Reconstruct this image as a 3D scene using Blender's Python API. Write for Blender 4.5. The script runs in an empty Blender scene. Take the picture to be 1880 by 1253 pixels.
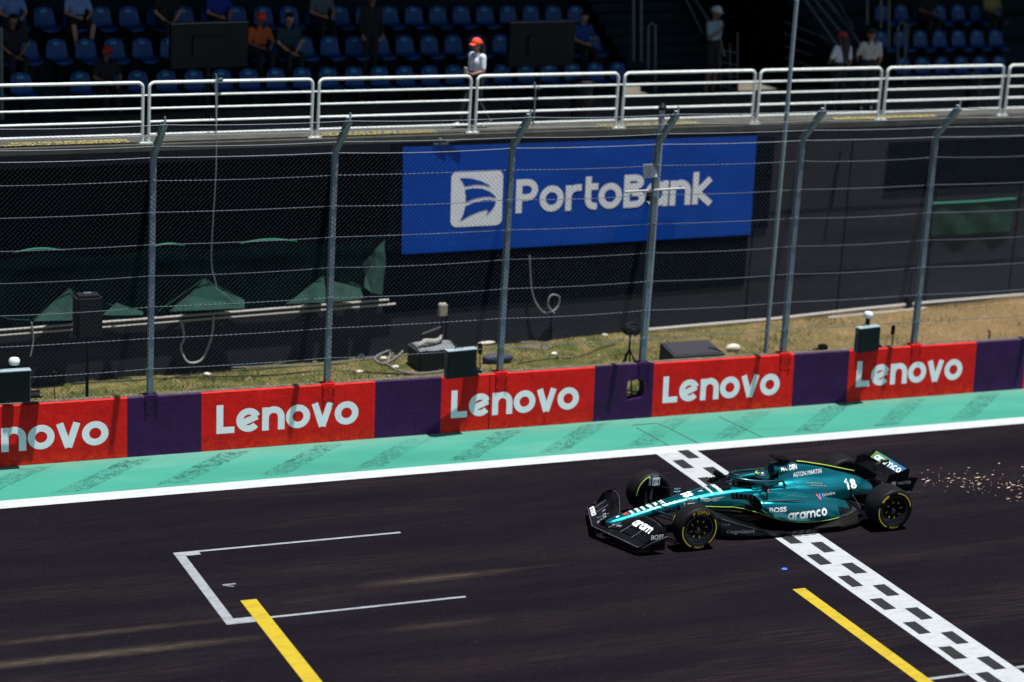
import bpy, bmesh, math, random
import numpy as np
from mathutils import Vector, Matrix
from mathutils.bvhtree import BVHTree
random.seed(7); rng = np.random.default_rng(7)
R = math.radians; PI = math.pi
scene = bpy.context.scene
C = scene.collection

# ------------------------------------------------------------------ camera
CH = 13.157; FPX = 4324.2; PPX, PPY = 940.0, 626.5
YAW, PITCH, ROLL = .4157, .2747, -.0583
def _cam():
    cy, sy, cp, sp = math.cos(YAW), math.sin(YAW), math.cos(PITCH), math.sin(PITCH)
    f = Vector((sy*cp, cy*cp, -sp)); r = Vector((cy, -sy, 0)); d = f.cross(r)
    c, s = math.cos(ROLL), math.sin(ROLL)
    return c*r + s*d, -s*r + c*d, f
CR, CD, CF = _cam()
cam_d = bpy.data.cameras.new('camera'); cam = bpy.data.objects.new('camera', cam_d); C.objects.link(cam)
cam.matrix_world = Matrix(((CR.x, -CD.x, -CF.x, 0), (CR.y, -CD.y, -CF.y, 0), (CR.z, -CD.z, -CF.z, CH), (0, 0, 0, 1)))
cam_d.sensor_width = 36; cam_d.lens = FPX*36/1880; cam_d.clip_start = .5; cam_d.clip_end = 3000
cam_d.dof.use_dof = True; cam_d.dof.focus_distance = 37.4; cam_d.dof.aperture_fstop = .46
scene.camera = cam

# ------------------------------------------------------------------ light
SUN = Vector((-.125, .097, -1)).normalized()           # direction the light travels
w = bpy.data.worlds.new('World'); scene.world = w; w.use_nodes = True
nt = w.node_tree; bg = nt.nodes['Background']; sky = nt.nodes.new('ShaderNodeTexSky')
sky.sky_type = 'NISHITA'; sky.sun_disc = False
elev = math.asin(-SUN.z); az = math.atan2(-SUN.x, -SUN.y)      # compass bearing of the sun from +Y
sky.sun_elevation = elev; sky.sun_rotation = az
nt.links.new(sky.outputs[0], bg.inputs[0]); bg.inputs[1].default_value = .05
sl = bpy.data.lights.new('sun', 'SUN'); so = bpy.data.objects.new('sun', sl); C.objects.link(so)
sl.energy = 5; sl.angle = R(.53); sl.color = (1, .98, .945)
so.rotation_euler = SUN.to_track_quat('-Z', 'Y').to_euler()
so.location = (10, 20, 40)
scene.view_settings.view_transform = 'Standard'; scene.view_settings.look = 'None'
scene.view_settings.exposure = 0.62; scene.view_settings.gamma = 1
scene.cycles.max_bounces = 5; scene.cycles.diffuse_bounces = 3

# ------------------------------------------------------------------ pixel -> place helpers (photograph 1880 x 1253)
def ray(u, v): return (CR*((u-PPX)/FPX) + CD*((v-PPY)/FPX) + CF)
def G(u, v, z=0):
    d = ray(u, v); t = (z-CH)/d.z; return Vector((d.x*t, d.y*t, z))
def AY(u, v, Y):
    d = ray(u, v); t = Y/d.y; return Vector((d.x*t, Y, CH+d.z*t))
BSL = .0863
def BW(u, v, dd=0):                                     # on the stand's outer wall, dd metres behind its face
    d = ray(u, v); t = (40.0+dd)/(d.y-BSL*d.x); return Vector((d.x*t, d.y*t, CH+d.z*t))
def BP(X, dd, z): return Vector((X, 40.0+BSL*X+dd, z))
BANG = math.atan(BSL)
def wz(X): return 4.69-.0095*(X-9)                       # walkway level
SANG = R(8.4); STN = math.tan(SANG); SP = Vector((9, 43.1))
def STP(X, dd, z):                                      # seating tier, dd behind its front wall
    return Vector((X - math.sin(SANG)*dd, SP.y + STN*(X-SP.x) + math.cos(SANG)*dd, z))
def STW(u, v, dd=0):
    d = ray(u, v); k = SP.y - STN*SP.x + dd/math.cos(SANG); t = k/(d.y-STN*d.x)
    return Vector((d.x*t, d.y*t, CH+d.z*t))

# ------------------------------------------------------------------ materials
def lin(c): return tuple((x/12.92 if x <= .04045 else ((x+.055)/1.055)**2.4) for x in c)
MATS = {}
def mat(name, col, rough=.6, metal=0, coat=0, var=0, vscale=8, bump=0, bscale=60, emis=0, spec=.5, col2=None, stretch=None, detail=6, alpha=1, trans=0):
    if name in MATS: return MATS[name]
    m = bpy.data.materials.new(name); m.use_nodes = True; n = m.node_tree.nodes; l = m.node_tree.links
    b = n['Principled BSDF']; b.inputs['Base Color'].default_value = (*col, 1); b.inputs['Roughness'].default_value = rough
    b.inputs['Metallic'].default_value = metal; b.inputs['Coat Weight'].default_value = coat; b.inputs['Coat Roughness'].default_value = .06
    b.inputs['Specular IOR Level'].default_value = spec
    if trans: b.inputs['Transmission Weight'].default_value = trans
    if emis:
        b.inputs['Emission Color'].default_value = (*col, 1); b.inputs['Emission Strength'].default_value = emis
    if var or bump or col2:
        g = n.new('ShaderNodeNewGeometry'); mp = n.new('ShaderNodeMapping'); l.new(g.outputs['Position'], mp.inputs[0])
        if stretch: mp.inputs['Scale'].default_value = stretch
    if var or col2:
        t = n.new('ShaderNodeTexNoise'); t.inputs['Scale'].default_value = vscale; t.inputs['Detail'].default_value = detail
        t.inputs['Roughness'].default_value = .65
        l.new(mp.outputs[0], t.inputs[0]); cr = n.new('ShaderNodeValToRGB'); l.new(t.outputs[0], cr.inputs[0])
        c2 = col2 if col2 else tuple(x*(1-var) for x in col)
        c1 = col if col2 else tuple(min(1, x*(1+var*.6)) for x in col)
        cr.color_ramp.elements[0].position = .36; cr.color_ramp.elements[0].color = (*c2, 1)
        cr.color_ramp.elements[1].position = .64; cr.color_ramp.elements[1].color = (*c1, 1)
        l.new(cr.outputs[0], b.inputs['Base Color'])
    if bump:
        t2 = n.new('ShaderNodeTexNoise'); t2.inputs['Scale'].default_value = bscale; t2.inputs['Detail'].default_value = 4
        l.new(mp.outputs[0], t2.inputs[0]); bp = n.new('ShaderNodeBump'); bp.inputs['Strength'].default_value = bump
        bp.inputs['Distance'].default_value = .02; l.new(t2.outputs[0], bp.inputs['Height']); l.new(bp.outputs[0], b.inputs['Normal'])
    MATS[name] = m; return m

def node(n, t, **kw):
    x = n.new(t)
    for k, v in kw.items(): setattr(x, k, v)
    return x
def math_n(nt_, op, a, b=None, clamp=False):
    x = nt_.nodes.new('ShaderNodeMath'); x.operation = op; x.use_clamp = clamp
    for i, s in enumerate((a, b)):
        if s is None: continue
        if isinstance(s, (int, float)): x.inputs[i].default_value = s
        else: nt_.links.new(s, x.inputs[i])
    return x.outputs[0]
def noise(nt_, vec, scale, detail=4, rough=.6, dist=0, st=None):
    if st:
        mp = nt_.nodes.new('ShaderNodeMapping'); mp.inputs['Scale'].default_value = st; nt_.links.new(vec, mp.inputs[0]); vec = mp.outputs[0]
    t = nt_.nodes.new('ShaderNodeTexNoise'); t.inputs['Scale'].default_value = scale; t.inputs['Detail'].default_value = detail
    t.inputs['Roughness'].default_value = rough; t.inputs['Distortion'].default_value = dist
    nt_.links.new(vec, t.inputs[0]); return t.outputs[0]
def ramp(nt_, fac, stops):
    c = nt_.nodes.new('ShaderNodeValToRGB'); nt_.links.new(fac, c.inputs[0]); e = c.color_ramp.elements
    while len(e) < len(stops): e.new(.5)
    for i, (p, col) in enumerate(stops):
        e[i].position = p; e[i].color = (*col, 1) if len(col) == 3 else col
    return c.outputs[0]
def mixc(nt_, fac, a, b, mode='MIX'):
    m = nt_.nodes.new('ShaderNodeMix'); m.data_type = 'RGBA'; m.blend_type = mode
    for i, s in ((0, fac), (6, a), (7, b)):
        if isinstance(s, (int, float)): m.inputs[i].default_value = s
        elif isinstance(s, tuple): m.inputs[i].default_value = (*s, 1)
        else: nt_.links.new(s, m.inputs[i])
    return m.outputs[2]
def newmat(name):
    m = bpy.data.materials.new(name); m.use_nodes = True; MATS[name] = m
    g = m.node_tree.nodes.new('ShaderNodeNewGeometry')
    return m, m.node_tree, m.node_tree.nodes['Principled BSDF'], g.outputs['Position']

# asphalt
def asphalt():
    m, t, b, pos = newmat('asphalt')
    s1 = noise(t, pos, 1.0, 7, .7, .5, st=(.16, 1.1, 1))
    s2 = noise(t, pos, 1.0, 9, .85, .3, st=(1.1, 11, 1))
    c = ramp(t, s1, [(.32, (.0030, .0030, .0056)), (.5, (.0056, .0047, .0078)), (.70, (.0100, .0078, .0100))])
    c = mixc(t, ramp(t, s2, [(.40, (0, 0, 0)), (.70, (.7, .7, .7))]), c, (.0098, .0074, .0098))
    fine = noise(t, pos, 30, 5, .9)
    c = mixc(t, ramp(t, fine, [(.30, (.75, .75, .75)), (.48, (0, 0, 0))]), c, (.0010, .0012, .0026))
    c = mixc(t, ramp(t, noise(t, pos, 34, 4, .9), [(.52, (0, 0, 0)), (.70, (.8, .8, .8))]), c, (.022, .0165, .020))
    c = mixc(t, ramp(t, noise(t, pos, 17, 2, .9), [(.71, (0, 0, 0)), (.75, (.6, .6, .6))]), c, (.07, .06, .058))
    # dusty racing-line scuffs, long and thin
    big = noise(t, pos, 1.0, 3, .5, 0, st=(.16, .75, 1))
    thin = noise(t, pos, 1.0, 9, .8, .3, st=(.8, 26, 1))
    f = math_n(t, 'MULTIPLY', ramp(t, big, [(.47, (0, 0, 0)), (.66, (1, 1, 1))]), ramp(t, thin, [(.46, (0, 0, 0)), (.64, (1, 1, 1))]))
    c = mixc(t, math_n(t, 'MULTIPLY', f, .55), c, (.036, .027, .027))
    sx = t.nodes.new('ShaderNodeSeparateXYZ'); t.links.new(pos, sx.inputs[0])
    for (yc, wd, x0, x1, st_) in SCUFF:
        d = math_n(t, 'SUBTRACT', 1, math_n(t, 'MULTIPLY', math_n(t, 'ABSOLUTE', math_n(t, 'SUBTRACT', sx.outputs[1], yc)), 1/wd), True)
        xm = math_n(t, 'MULTIPLY', math_n(t, 'MULTIPLY', math_n(t, 'SUBTRACT', sx.outputs[0], x0), .6, True), math_n(t, 'MULTIPLY', math_n(t, 'SUBTRACT', x1, sx.outputs[0]), .5, True))
        g_ = math_n(t, 'MULTIPLY', math_n(t, 'MULTIPLY', d, xm), ramp(t, noise(t, pos, 1.0, 9, .85, .3, st=(2.2, 30, 1)), [(.40, (0, 0, 0)), (.62, (1, 1, 1))]))
        c = mixc(t, math_n(t, 'MULTIPLY', g_, st_), c, (.12, .095, .065))
    t.links.new(c, b.inputs['Base Color']); b.inputs['Roughness'].default_value = .95; b.inputs['Specular IOR Level'].default_value = .02
    bp = t.nodes.new('ShaderNodeBump'); bp.inputs['Strength'].default_value = .35; bp.inputs['Distance'].default_value = .01
    t.links.new(noise(t, pos, 130, 2, .7), bp.inputs['Height']); t.links.new(bp.outputs[0], b.inputs['Normal'])
    return m
SCUFF = [(G(850, 1057).y, .16, G(640, 1070).x, G(960, 1045).x, .9), (G(830, 1145).y, .12, G(690, 1155).x, G(920, 1135).x, .9), (G(250, 1195).y, .16, G(-200, 1240).x, G(520, 1170).x, .7),
         (G(150, 1185).y+.35, .12, G(-100, 1200).x, G(480, 1150).x, .45), (G(1150, 880).y+.1, .05, G(1120, 895).x, G(1260, 870).x, .7), (G(1000, 1040).y, .06, G(860, 1052).x, G(1060, 1035).x, .6)]
M_ASPH = asphalt()
def paint_on_road(name, col, wear=.25, dirt=(.08, .075, .07), lo=.2):
    m, t, b, pos = newmat(name)
    a = noise(t, pos, 3.5, 8, .75, .2, st=(1, 2.5, 1)); c = noise(t, pos, 70, 3, .8)
    f = math_n(t, 'MULTIPLY', ramp(t, a, [(lo+.35, (0, 0, 0)), (lo+.6, (1, 1, 1))]), wear)
    cc = mixc(t, f, col, dirt)
    cc = mixc(t, math_n(t, 'MULTIPLY', ramp(t, c, [(.62, (0, 0, 0)), (.75, (1, 1, 1))]), wear), cc, dirt)
    t.links.new(cc, b.inputs['Base Color']); b.inputs['Roughness'].default_value = .7; b.inputs['Specular IOR Level'].default_value = .2
    return m
M_WLINE = paint_on_road('road_paint_white', (.38, .40, .415), .4, lo=.15)
M_WCHK = paint_on_road('start_line_paint', (.33, .35, .37), .35, lo=.12)
M_WGRID = paint_on_road('grid_paint', (.23, .25, .27), .75, lo=.1)
M_YEL = paint_on_road('yellow_paint', (.36, .265, .015), .5, (.12, .085, .012), lo=.12)
M_DARKSQ = paint_on_road('rubbered_square', (.012, .012, .015), .7, (.045, .045, .045))

def green_strip():
    m, t, b, pos = newmat('green_painted_verge')
    sx = t.nodes.new('ShaderNodeSeparateXYZ'); t.links.new(pos, sx.inputs[0]); X, Y = sx.outputs[0], sx.outputs[1]
    base = ramp(t, noise(t, pos, .7, 5, .6, .3, st=(.5, 1.6, 1)), [(.3, (.028, .185, .135)), (.55, (.036, .225, .165)), (.75, (.075, .245, .195))])
    base = mixc(t, math_n(t, 'MULTIPLY', ramp(t, noise(t, pos, 45, 4, .8), [(.45, (0, 0, 0)), (.7, (1, 1, 1))]), .35), base, (.035, .15, .11))
    # dusty pale band against the wall and at the kerb edge
    wall = math_n(t, 'MULTIPLY', math_n(t, 'SUBTRACT', Y, 36.75), 1.7, True)
    base = mixc(t, math_n(t, 'MULTIPLY', wall, math_n(t, 'MULTIPLY', noise(t, pos, 3, 5), .75)), base, (.15, .21, .17))
    # slanting bands of dark squiggly marks
    u = math_n(t, 'SUBTRACT', X, math_n(t, 'MULTIPLY', Y, GK))
    fr = math_n(t, 'FRACT', math_n(t, 'MULTIPLY', math_n(t, 'SUBTRACT', u, GU0), 1/GP))
    band = math_n(t, 'LESS_THAN', math_n(t, 'ADD', math_n(t, 'ABSOLUTE', math_n(t, 'SUBTRACT', fr, .5)), math_n(t, 'MULTIPLY', noise(t, pos, 4, 3), .05)), .185)
    inY = math_n(t, 'MULTIPLY', math_n(t, 'GREATER_THAN', Y, 35.85), math_n(t, 'LESS_THAN', Y, 37.2))
    band = math_n(t, 'MULTIPLY', band, inY)
    nz = noise(t, pos, 2.3, 2, .5, 1.9)
    sq = math_n(t, 'SUBTRACT', 1, math_n(t, 'MULTIPLY', math_n(t, 'ABSOLUTE', math_n(t, 'SUBTRACT', nz, .5)), 26), True)
    nz2 = noise(t, pos, 3.8, 2, .5, 1.6)
    sq2 = math_n(t, 'SUBTRACT', 1, math_n(t, 'MULTIPLY', math_n(t, 'ABSOLUTE', math_n(t, 'SUBTRACT', nz2, .5)), 24), True)
    f = math_n(t, 'MULTIPLY', band, math_n(t, 'ADD', .13, math_n(t, 'MULTIPLY', math_n(t, 'MAXIMUM', sq, sq2), .85)), True)
    fade = ramp(t, noise(t, pos, .5, 2, .5), [(.3, (.35, .35, .35)), (.6, (1, 1, 1))])
    base = mixc(t, math_n(t, 'MULTIPLY', f, fade), base, (.008, .055, .045))
    t.links.new(base, b.inputs['Base Color']); b.inputs['Roughness'].default_value = .8; b.inputs['Specular IOR Level'].default_value = .2
    return m
_a, _b = G(434, 834), G(324, 889); GK = (_a.x-_b.x)/(_a.y-_b.y); GP = 1.72
GU0 = (_a.x-.1-GK*_a.y) - .5*GP
M_GREEN = green_strip()

def barrier(name, col, dark, lite):
    m, t, b, pos = newmat(name)
    sx = t.nodes.new('ShaderNodeSeparateXYZ'); t.links.new(pos, sx.inputs[0]); Z = sx.outputs[2]
    c = ramp(t, noise(t, pos, 2.2, 7, .7, .4), [(.3, dark), (.6, col), (.8, lite)])
    c = mixc(t, math_n(t, 'MULTIPLY', ramp(t, noise(t, pos, 30, 5, .8, .5), [(.45, (0, 0, 0)), (.7, (1, 1, 1))]), .4), c, dark)
    low = math_n(t, 'MULTIPLY', math_n(t, 'SUBTRACT', .28, Z), 4, True)
    c = mixc(t, math_n(t, 'MULTIPLY', low, ramp(t, noise(t, pos, 6, 6, .75, 1), [(.42, (0, 0, 0)), (.6, (1, 1, 1))])), c, lite)
    sc = ramp(t, noise(t, pos, 1.0, 7, .8, .3, st=(2.0, 1, 26)), [(.60, (0, 0, 0)), (.68, (.7, .7, .7))])
    c = mixc(t, math_n(t, 'MULTIPLY', sc, ramp(t, noise(t, pos, .9, 3), [(.5, (0, 0, 0)), (.65, (1, 1, 1))])), c, tuple(k*.35 for k in dark))
    c = mixc(t, ramp(t, noise(t, pos, 1.0, 6, .75, .2, st=(7, 1, .7)), [(.55, (0, 0, 0)), (.75, (.45, .45, .45))]), c, tuple(k*.6 for k in dark))
    t.links.new(c, b.inputs['Base Color']); b.inputs['Roughness'].default_value = .62; b.inputs['Specular IOR Level'].default_value = .25
    bp = t.nodes.new('ShaderNodeBump'); bp.inputs['Strength'].default_value = .5; bp.inputs['Distance'].default_value = .02
    t.links.new(noise(t, pos, 9, 8, .7, .6), bp.inputs['Height']); t.links.new(bp.outputs[0], b.inputs['Normal'])
    return m
M_RED = barrier('barrier_red', (.80, .008, .005), (.56, .005, .004), (.95, .04, .006))
M_PUR = barrier('barrier_purple', (.040, .005, .066), (.024, .003, .042), (.07, .010, .10))
M_LET = mat('wall_lettering_white', (.92, .92, .95), .6, var=.05, vscale=4)
M_CONC = mat('concrete_edge', (.30, .26, .19), .9, var=.35, vscale=6, bump=.4)

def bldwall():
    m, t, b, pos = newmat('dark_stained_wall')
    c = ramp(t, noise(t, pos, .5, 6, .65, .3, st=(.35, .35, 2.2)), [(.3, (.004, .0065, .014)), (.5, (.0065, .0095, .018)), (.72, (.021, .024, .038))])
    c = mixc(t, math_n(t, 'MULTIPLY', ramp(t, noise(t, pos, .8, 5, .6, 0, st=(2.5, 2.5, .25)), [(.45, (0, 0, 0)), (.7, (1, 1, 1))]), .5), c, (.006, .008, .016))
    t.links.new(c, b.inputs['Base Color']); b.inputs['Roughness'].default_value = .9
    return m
M_BLD = bldwall()
M_BAY = mat('bay_painted_shade', (.0003, .0028, .0055), 1, var=.3, vscale=2, spec=0)  # near-black colour carries the shade inside the recess
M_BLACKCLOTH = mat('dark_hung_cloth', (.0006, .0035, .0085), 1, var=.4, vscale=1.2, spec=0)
M_WALK = mat('walkway_concrete', (.062, .060, .050), .9, var=.3, vscale=2.5, bump=.3)
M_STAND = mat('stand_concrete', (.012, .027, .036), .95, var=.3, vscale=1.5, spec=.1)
M_ALU = mat('white_rail_paint', (.74, .80, .78), .45, var=.1, vscale=10, spec=.4)
M_GALV = mat('galvanised_steel', (.29, .345, .38), .55, metal=.15, var=.2, vscale=25)
M_WIRE = mat('galvanised_wire', (.22, .25, .29), .6)
M_MESH = mat('chain_link_wire', (.030, .036, .055), .7)
M_BANNER = mat('banner_blue', (.001, .066, .42), .8, spec=.1, var=.14, vscale=.9, bump=.12, bscale=1.6)
M_BWHITE = mat('banner_white', (.95, .97, .98), .6)
M_SEAT = mat('seat_blue', (.001, .060, .22), .55, var=.1)
M_SEATN = mat('seat_label', (.03, .30, .45), .5)
M_NET = mat('green_netting', (.003, .032, .022), .9, var=.4, vscale=5, bump=.4, bscale=14)
M_NETB = mat('green_netting_folds', (.002, .042, .028), .9, var=.5, vscale=3, bump=.25, bscale=9)
M_BLACK = mat('black_plastic', (.004, .005, .007), .6, spec=.3)
M_SCREEN = mat('dark_panel', (.0025, .007, .009), .5, spec=.25)
M_GREY = mat('grey_metal', (.09, .12, .135), .45, metal=.2)
M_WHITEP = mat('white_plastic', (.75, .78, .8), .4)
M_CABLE = mat('cable_grey', (.16, .15, .14), .7)
M_CABLEW = mat('cable_pale', (.26, .27, .27), .7)
M_STONE = mat('pale_stone', (.5, .46, .38), .9, var=.2)
M_SOIL = None

# ------------------------------------------------------------------ mesh builder
class MB:
    def __init__(s): s.v = []; s.f = []; s.m = []
    def quad(s, a, b, c, d, m=0):
        i = len(s.v); s.v += [tuple(a), tuple(b), tuple(c), tuple(d)]; s.f.append((i, i+1, i+2, i+3)); s.m.append(m)
    def poly(s, pts, m=0):
        i = len(s.v); s.v += [tuple(p) for p in pts]; s.f.append(tuple(range(i, i+len(pts)))); s.m.append(m)
    def box(s, c, size, rz=0, m=0, bev=0, M=None):
        x, y, z = (k/2 for k in size); c = Vector(c); i = len(s.v)
        rot = Matrix.Rotation(rz, 3, 'Z') if M is None else M
        if not bev:
            for q in ((-x,-y,-z),(x,-y,-z),(x,y,-z),(-x,y,-z),(-x,-y,z),(x,-y,z),(x,y,z),(-x,y,z)): s.v.append(tuple(rot @ Vector(q)+c))
            for q in ((0,3,2,1),(4,5,6,7),(0,1,5,4),(1,2,6,5),(2,3,7,6),(3,0,4,7)): s.f.append(tuple(i+k for k in q)); s.m.append(m)
            return
        bm = bmesh.new(); bmesh.ops.create_cube(bm, size=1)
        for v in bm.verts: v.co = Vector((v.co.x*x*2, v.co.y*y*2, v.co.z*z*2))
        bmesh.ops.bevel(bm, geom=bm.edges[:], offset=bev, segments=2, affect='EDGES')
        s.bm(bm, Matrix.Translation(c) @ rot.to_4x4(), m)
    def bm(s, bm, M=None, m=0):
        i = len(s.v); bm.verts.index_update()
        for v in bm.verts: s.v.append(tuple((M @ v.co) if M else v.co))
        for f in bm.faces: s.f.append(tuple(i+v.index for v in f.verts)); s.m.append(m)
        bm.free()
    def tube(s, pts, r, n=8, m=0, caps=True, closed=False, flat=None):
        P = [Vector(p) for p in pts]; N = len(P); rr = r if isinstance(r, (list, tuple)) else [r]*N; i0 = len(s.v); up = None
        for k in range(N):
            if closed: t = P[(k+1) % N]-P[k-1]
            else: t = (P[min(k+1, N-1)]-P[max(k-1, 0)])
            t = t.normalized() if t.length > 1e-9 else Vector((0, 0, 1))
            if up is None:
                a = Vector((0, 0, 1)) if abs(t.z) < .9 else Vector((1, 0, 0)); up = (a - t*a.dot(t)).normalized()
            else:
                up = up - t*up.dot(t); up = up.normalized() if up.length > 1e-6 else Vector((1, 0, 0))
            sd = t.cross(up)
            for j in range(n):
                a = 2*PI*j/n; fl = flat or 1
                s.v.append(tuple(P[k] + sd*math.cos(a)*rr[k] + up*math.sin(a)*rr[k]*fl))
        for k in range(N if closed else N-1):
            for j in range(n):
                a, b = i0+k*n+j, i0+k*n+(j+1) % n; c, d = i0+((k+1) % N)*n+(j+1) % n, i0+((k+1) % N)*n+j
                s.f.append((a, b, c, d)); s.m.append(m)
        if caps and not closed:
            s.f.append(tuple(i0+j for j in reversed(range(n)))); s.m.append(m)
            s.f.append(tuple(i0+(N-1)*n+j for j in range(n))); s.m.append(m)
    def grid(s, rows, m=0, closeU=False, closeV=False, mf=None, skip=None):
        nr, nc = len(rows), len(rows[0]); i0 = len(s.v)
        for r_ in rows:
            for p in r_: s.v.append(tuple(p))
        for i in range(nr if closeU else nr-1):
            for j in range(nc if closeV else nc-1):
                if skip and skip(i, j): continue
                a, b = i0+i*nc+j, i0+i*nc+(j+1) % nc; c, d = i0+((i+1) % nr)*nc+(j+1) % nc, i0+((i+1) % nr)*nc+j
                s.f.append((a, b, c, d)); s.m.append(mf(i, j) if mf else m)
    def sphere(s, c, r, sc=(1, 1, 1), n=12, m=0):
        rows = []
        for i in range(n//2+1):
            th = PI*i/(n//2)
            rows.append([(c[0]+r*sc[0]*math.sin(th)*math.cos(2*PI*j/n), c[1]+r*sc[1]*math.sin(th)*math.sin(2*PI*j/n), c[2]+r*sc[2]*math.cos(th)) for j in range(n)])
        s.grid(rows, m, closeV=True)
    def cyl(s, a, b, r, n=16, m=0): s.tube([a, b], r, n, m)
    def lathe_y(s, prof, c=(0, 0, 0), n=48, m=0, mf=None):          # prof: (radius, y)
        rows = [[(c[0]+r*math.cos(2*PI*j/n), c[1]+y, c[2]+r*math.sin(2*PI*j/n)) for j in range(n)] for r, y in prof]
        s.grid(rows, m, closeV=True, mf=mf)
    def slab(s, outline, normal, th, m=0):                         # extrude a planar polygon
        n = Vector(normal).normalized()*th; A = [Vector(p) for p in outline]; B = [p+n for p in A]; i = len(s.v); k = len(A)
        s.v += [tuple(p) for p in A+B]
        s.f.append(tuple(i+j for j in reversed(range(k)))); s.f.append(tuple(i+k+j for j in range(k))); s.m += [m, m]
        for j in range(k): s.f.append((i+j, i+(j+1) % k, i+k+(j+1) % k, i+k+j)); s.m.append(m)
def wpos(o):
    p = Vector((0, 0, 0))
    while o: p += o.location; o = o.parent
    return p
def obj(name, mb, mats, parent=None, local=False, smooth=30, fix=True):
    me = bpy.data.meshes.new(name); off = Vector((0, 0, 0)) if (local or not parent) else wpos(parent)
    me.from_pydata([tuple(Vector(v)-off) for v in mb.v], [], mb.f)
    mats = mats if isinstance(mats, (list, tuple)) else [mats]
    for m in mats: me.materials.append(m)
    me.polygons.foreach_set('material_index', mb.m)
    if fix:
        bm = bmesh.new(); bm.from_mesh(me)
        bmesh.ops.remove_doubles(bm, verts=bm.verts, dist=1e-5); bmesh.ops.recalc_face_normals(bm, faces=bm.faces); bm.to_mesh(me); bm.free()
    me.update()
    if smooth:
        me.shade_smooth(); me.set_sharp_from_angle(angle=R(smooth))
    o = bpy.data.objects.new(name, me); C.objects.link(o); o.parent = parent
    return o
def tag(o, label=None, cat=None, group=None, kind=None):
    if label: o['label'] = label
    if cat: o['category'] = cat
    if group: o['group'] = group
    if kind: o['kind'] = kind
    return o
def empty(name, loc, label=None, cat=None, group=None, rz=0):
    o = bpy.data.objects.new(name, None); o.location = loc; o.rotation_euler = (0, 0, rz); o.empty_display_size = .2
    C.objects.link(o); return tag(o, label, cat, group)
def copy_tree(o, parent=None):
    c = o.copy(); C.objects.link(c); c.parent = parent
    for ch in list(o.children): copy_tree(ch, c)
    return c
def struct(name, mb, m, smooth=0): return tag(obj(name, mb, m, smooth=smooth), kind='structure')

# ------------------------------------------------------------------ lettering
def arc(cx, cy, rx, ry, a0, a1, n=14):
    return [(cx+rx*math.cos(R(a0+(a1-a0)*i/n)), cy+ry*math.sin(R(a0+(a1-a0)*i/n))) for i in range(n+1)]
def strip(pl, t, closed=False):
    P = [Vector(p) for p in pl]; L = []; N = len(P)
    for i in range(N):
        if closed: a, b = P[i-1], P[(i+1) % N]
        else: a, b = P[max(i-1, 0)], P[min(i+1, N-1)]
        d1 = (P[i]-a); d2 = (b-P[i])
        d1 = d1.normalized() if d1.length > 1e-7 else d2.normalized(); d2 = d2.normalized() if d2.length > 1e-7 else d1
        tt = (d1+d2).normalized(); n = Vector((-tt.y, tt.x)); n1 = Vector((-d1.y, d1.x)); k = t/2/max(.35, n.dot(n1))
        L.append((P[i]+n*k, P[i]-n*k))
    return L
def glyph(ch, t, X=.79):
    h = t/2; r = X/2-h; c = X/2
    if ch == 'L': return [[(h, 1), (h, h), (.60, h)]], .62
    if ch == 'o': return [('c', arc(c, c, r, r, 0, 360, 28)[:-1])], X
    if ch == 'e': return [arc(c, c, r, r, 22, 322, 24), [(c-r*.93, c-r*.40), (c+r*.98, c+r*.36)]], X
    if ch == 'n': return [[(h, 0), (h, X-.02)], [(h, X*.45)] + arc(h+(X*.92-t)/2, X-h-(X*.92-t)/2, (X*.92-t)/2, (X*.92-t)/2, 180, 0, 12) + [(X*.92-h, 0)]], X*.92
    if ch == 'v': return [[(h*1.0, X), (X*.46, 0)], [(X*.46, 0), (X*.92-h*1.0, X)]], X*.92
    if ch == 'a': return [('c', arc(c, c, r, r, 0, 360, 28)[:-1]), [(X-h, X), (X-h, 0)]], X
    if ch == 'r': return [[(h, 0), (h, X-.02)], arc(h+.28, X-h-.28, .28, .28, 180, 90, 8)+[(h+.42, X-h)]], .50
    if ch == 'm':
        w_ = .26; R2 = w_
        return [[(h, 0), (h, X-.02)], [(h, X*.45)]+arc(h+R2, X-h-R2, R2, R2, 180, 0, 10)+[(h+2*R2, 0)],
                [(h+2*R2, X*.45)]+arc(h+3*R2, X-h-R2, R2, R2, 180, 0, 10)+[(h+4*R2, 0)]], 4*R2+t
    if ch == 'c': return [arc(c, c, r, r, 48, 312, 20)], X*.9
    if ch == 'P': return [[(h, 0), (h, 1)], [(h, 1-h), (.36, 1-h)]+arc(.36, .68, .24, .32-h, 90, -90, 12)+[(h, .36+h)]], .60+h
    if ch == 'B': return [[(h, 0), (h, 1)], [(h, 1-h), (.36, 1-h)]+arc(.36, .77, .2, .23-h, 90, -90, 10)+[(h, .54+h-.0)], [(h, .46+h*.6), (.38, .46+h*.6)]+arc(.38, .27, .24, .27-h, 90, -90, 12)+[(h, h)]], .66
    if ch == 't': return [[(h+.08, 1)] + [(h+.08, .30)] + arc(h+.30, h+.20, .22, .20, 180, 270, 8)+[(h+.38, h)], [(h+.08, X-h*.9), (h+.40, X-h*.9)]], .46
    if ch == 'k': return [[(h, 0), (h, 1)], [(.60, X), (h+.06, .38), (.64, 0)]], .66
    if ch == '1': return [[(.02, .80), (.26, 1-h*.5), (.26, 0)]], .42
    if ch == '8': return [('c', arc(.33, .28, .33-h, .28-h*.9, 0, 360, 20)[:-1]), ('c', arc(.33, .74, .29-h, .26-h, 0, 360, 20)[:-1])], .66
    return [], .4
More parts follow.
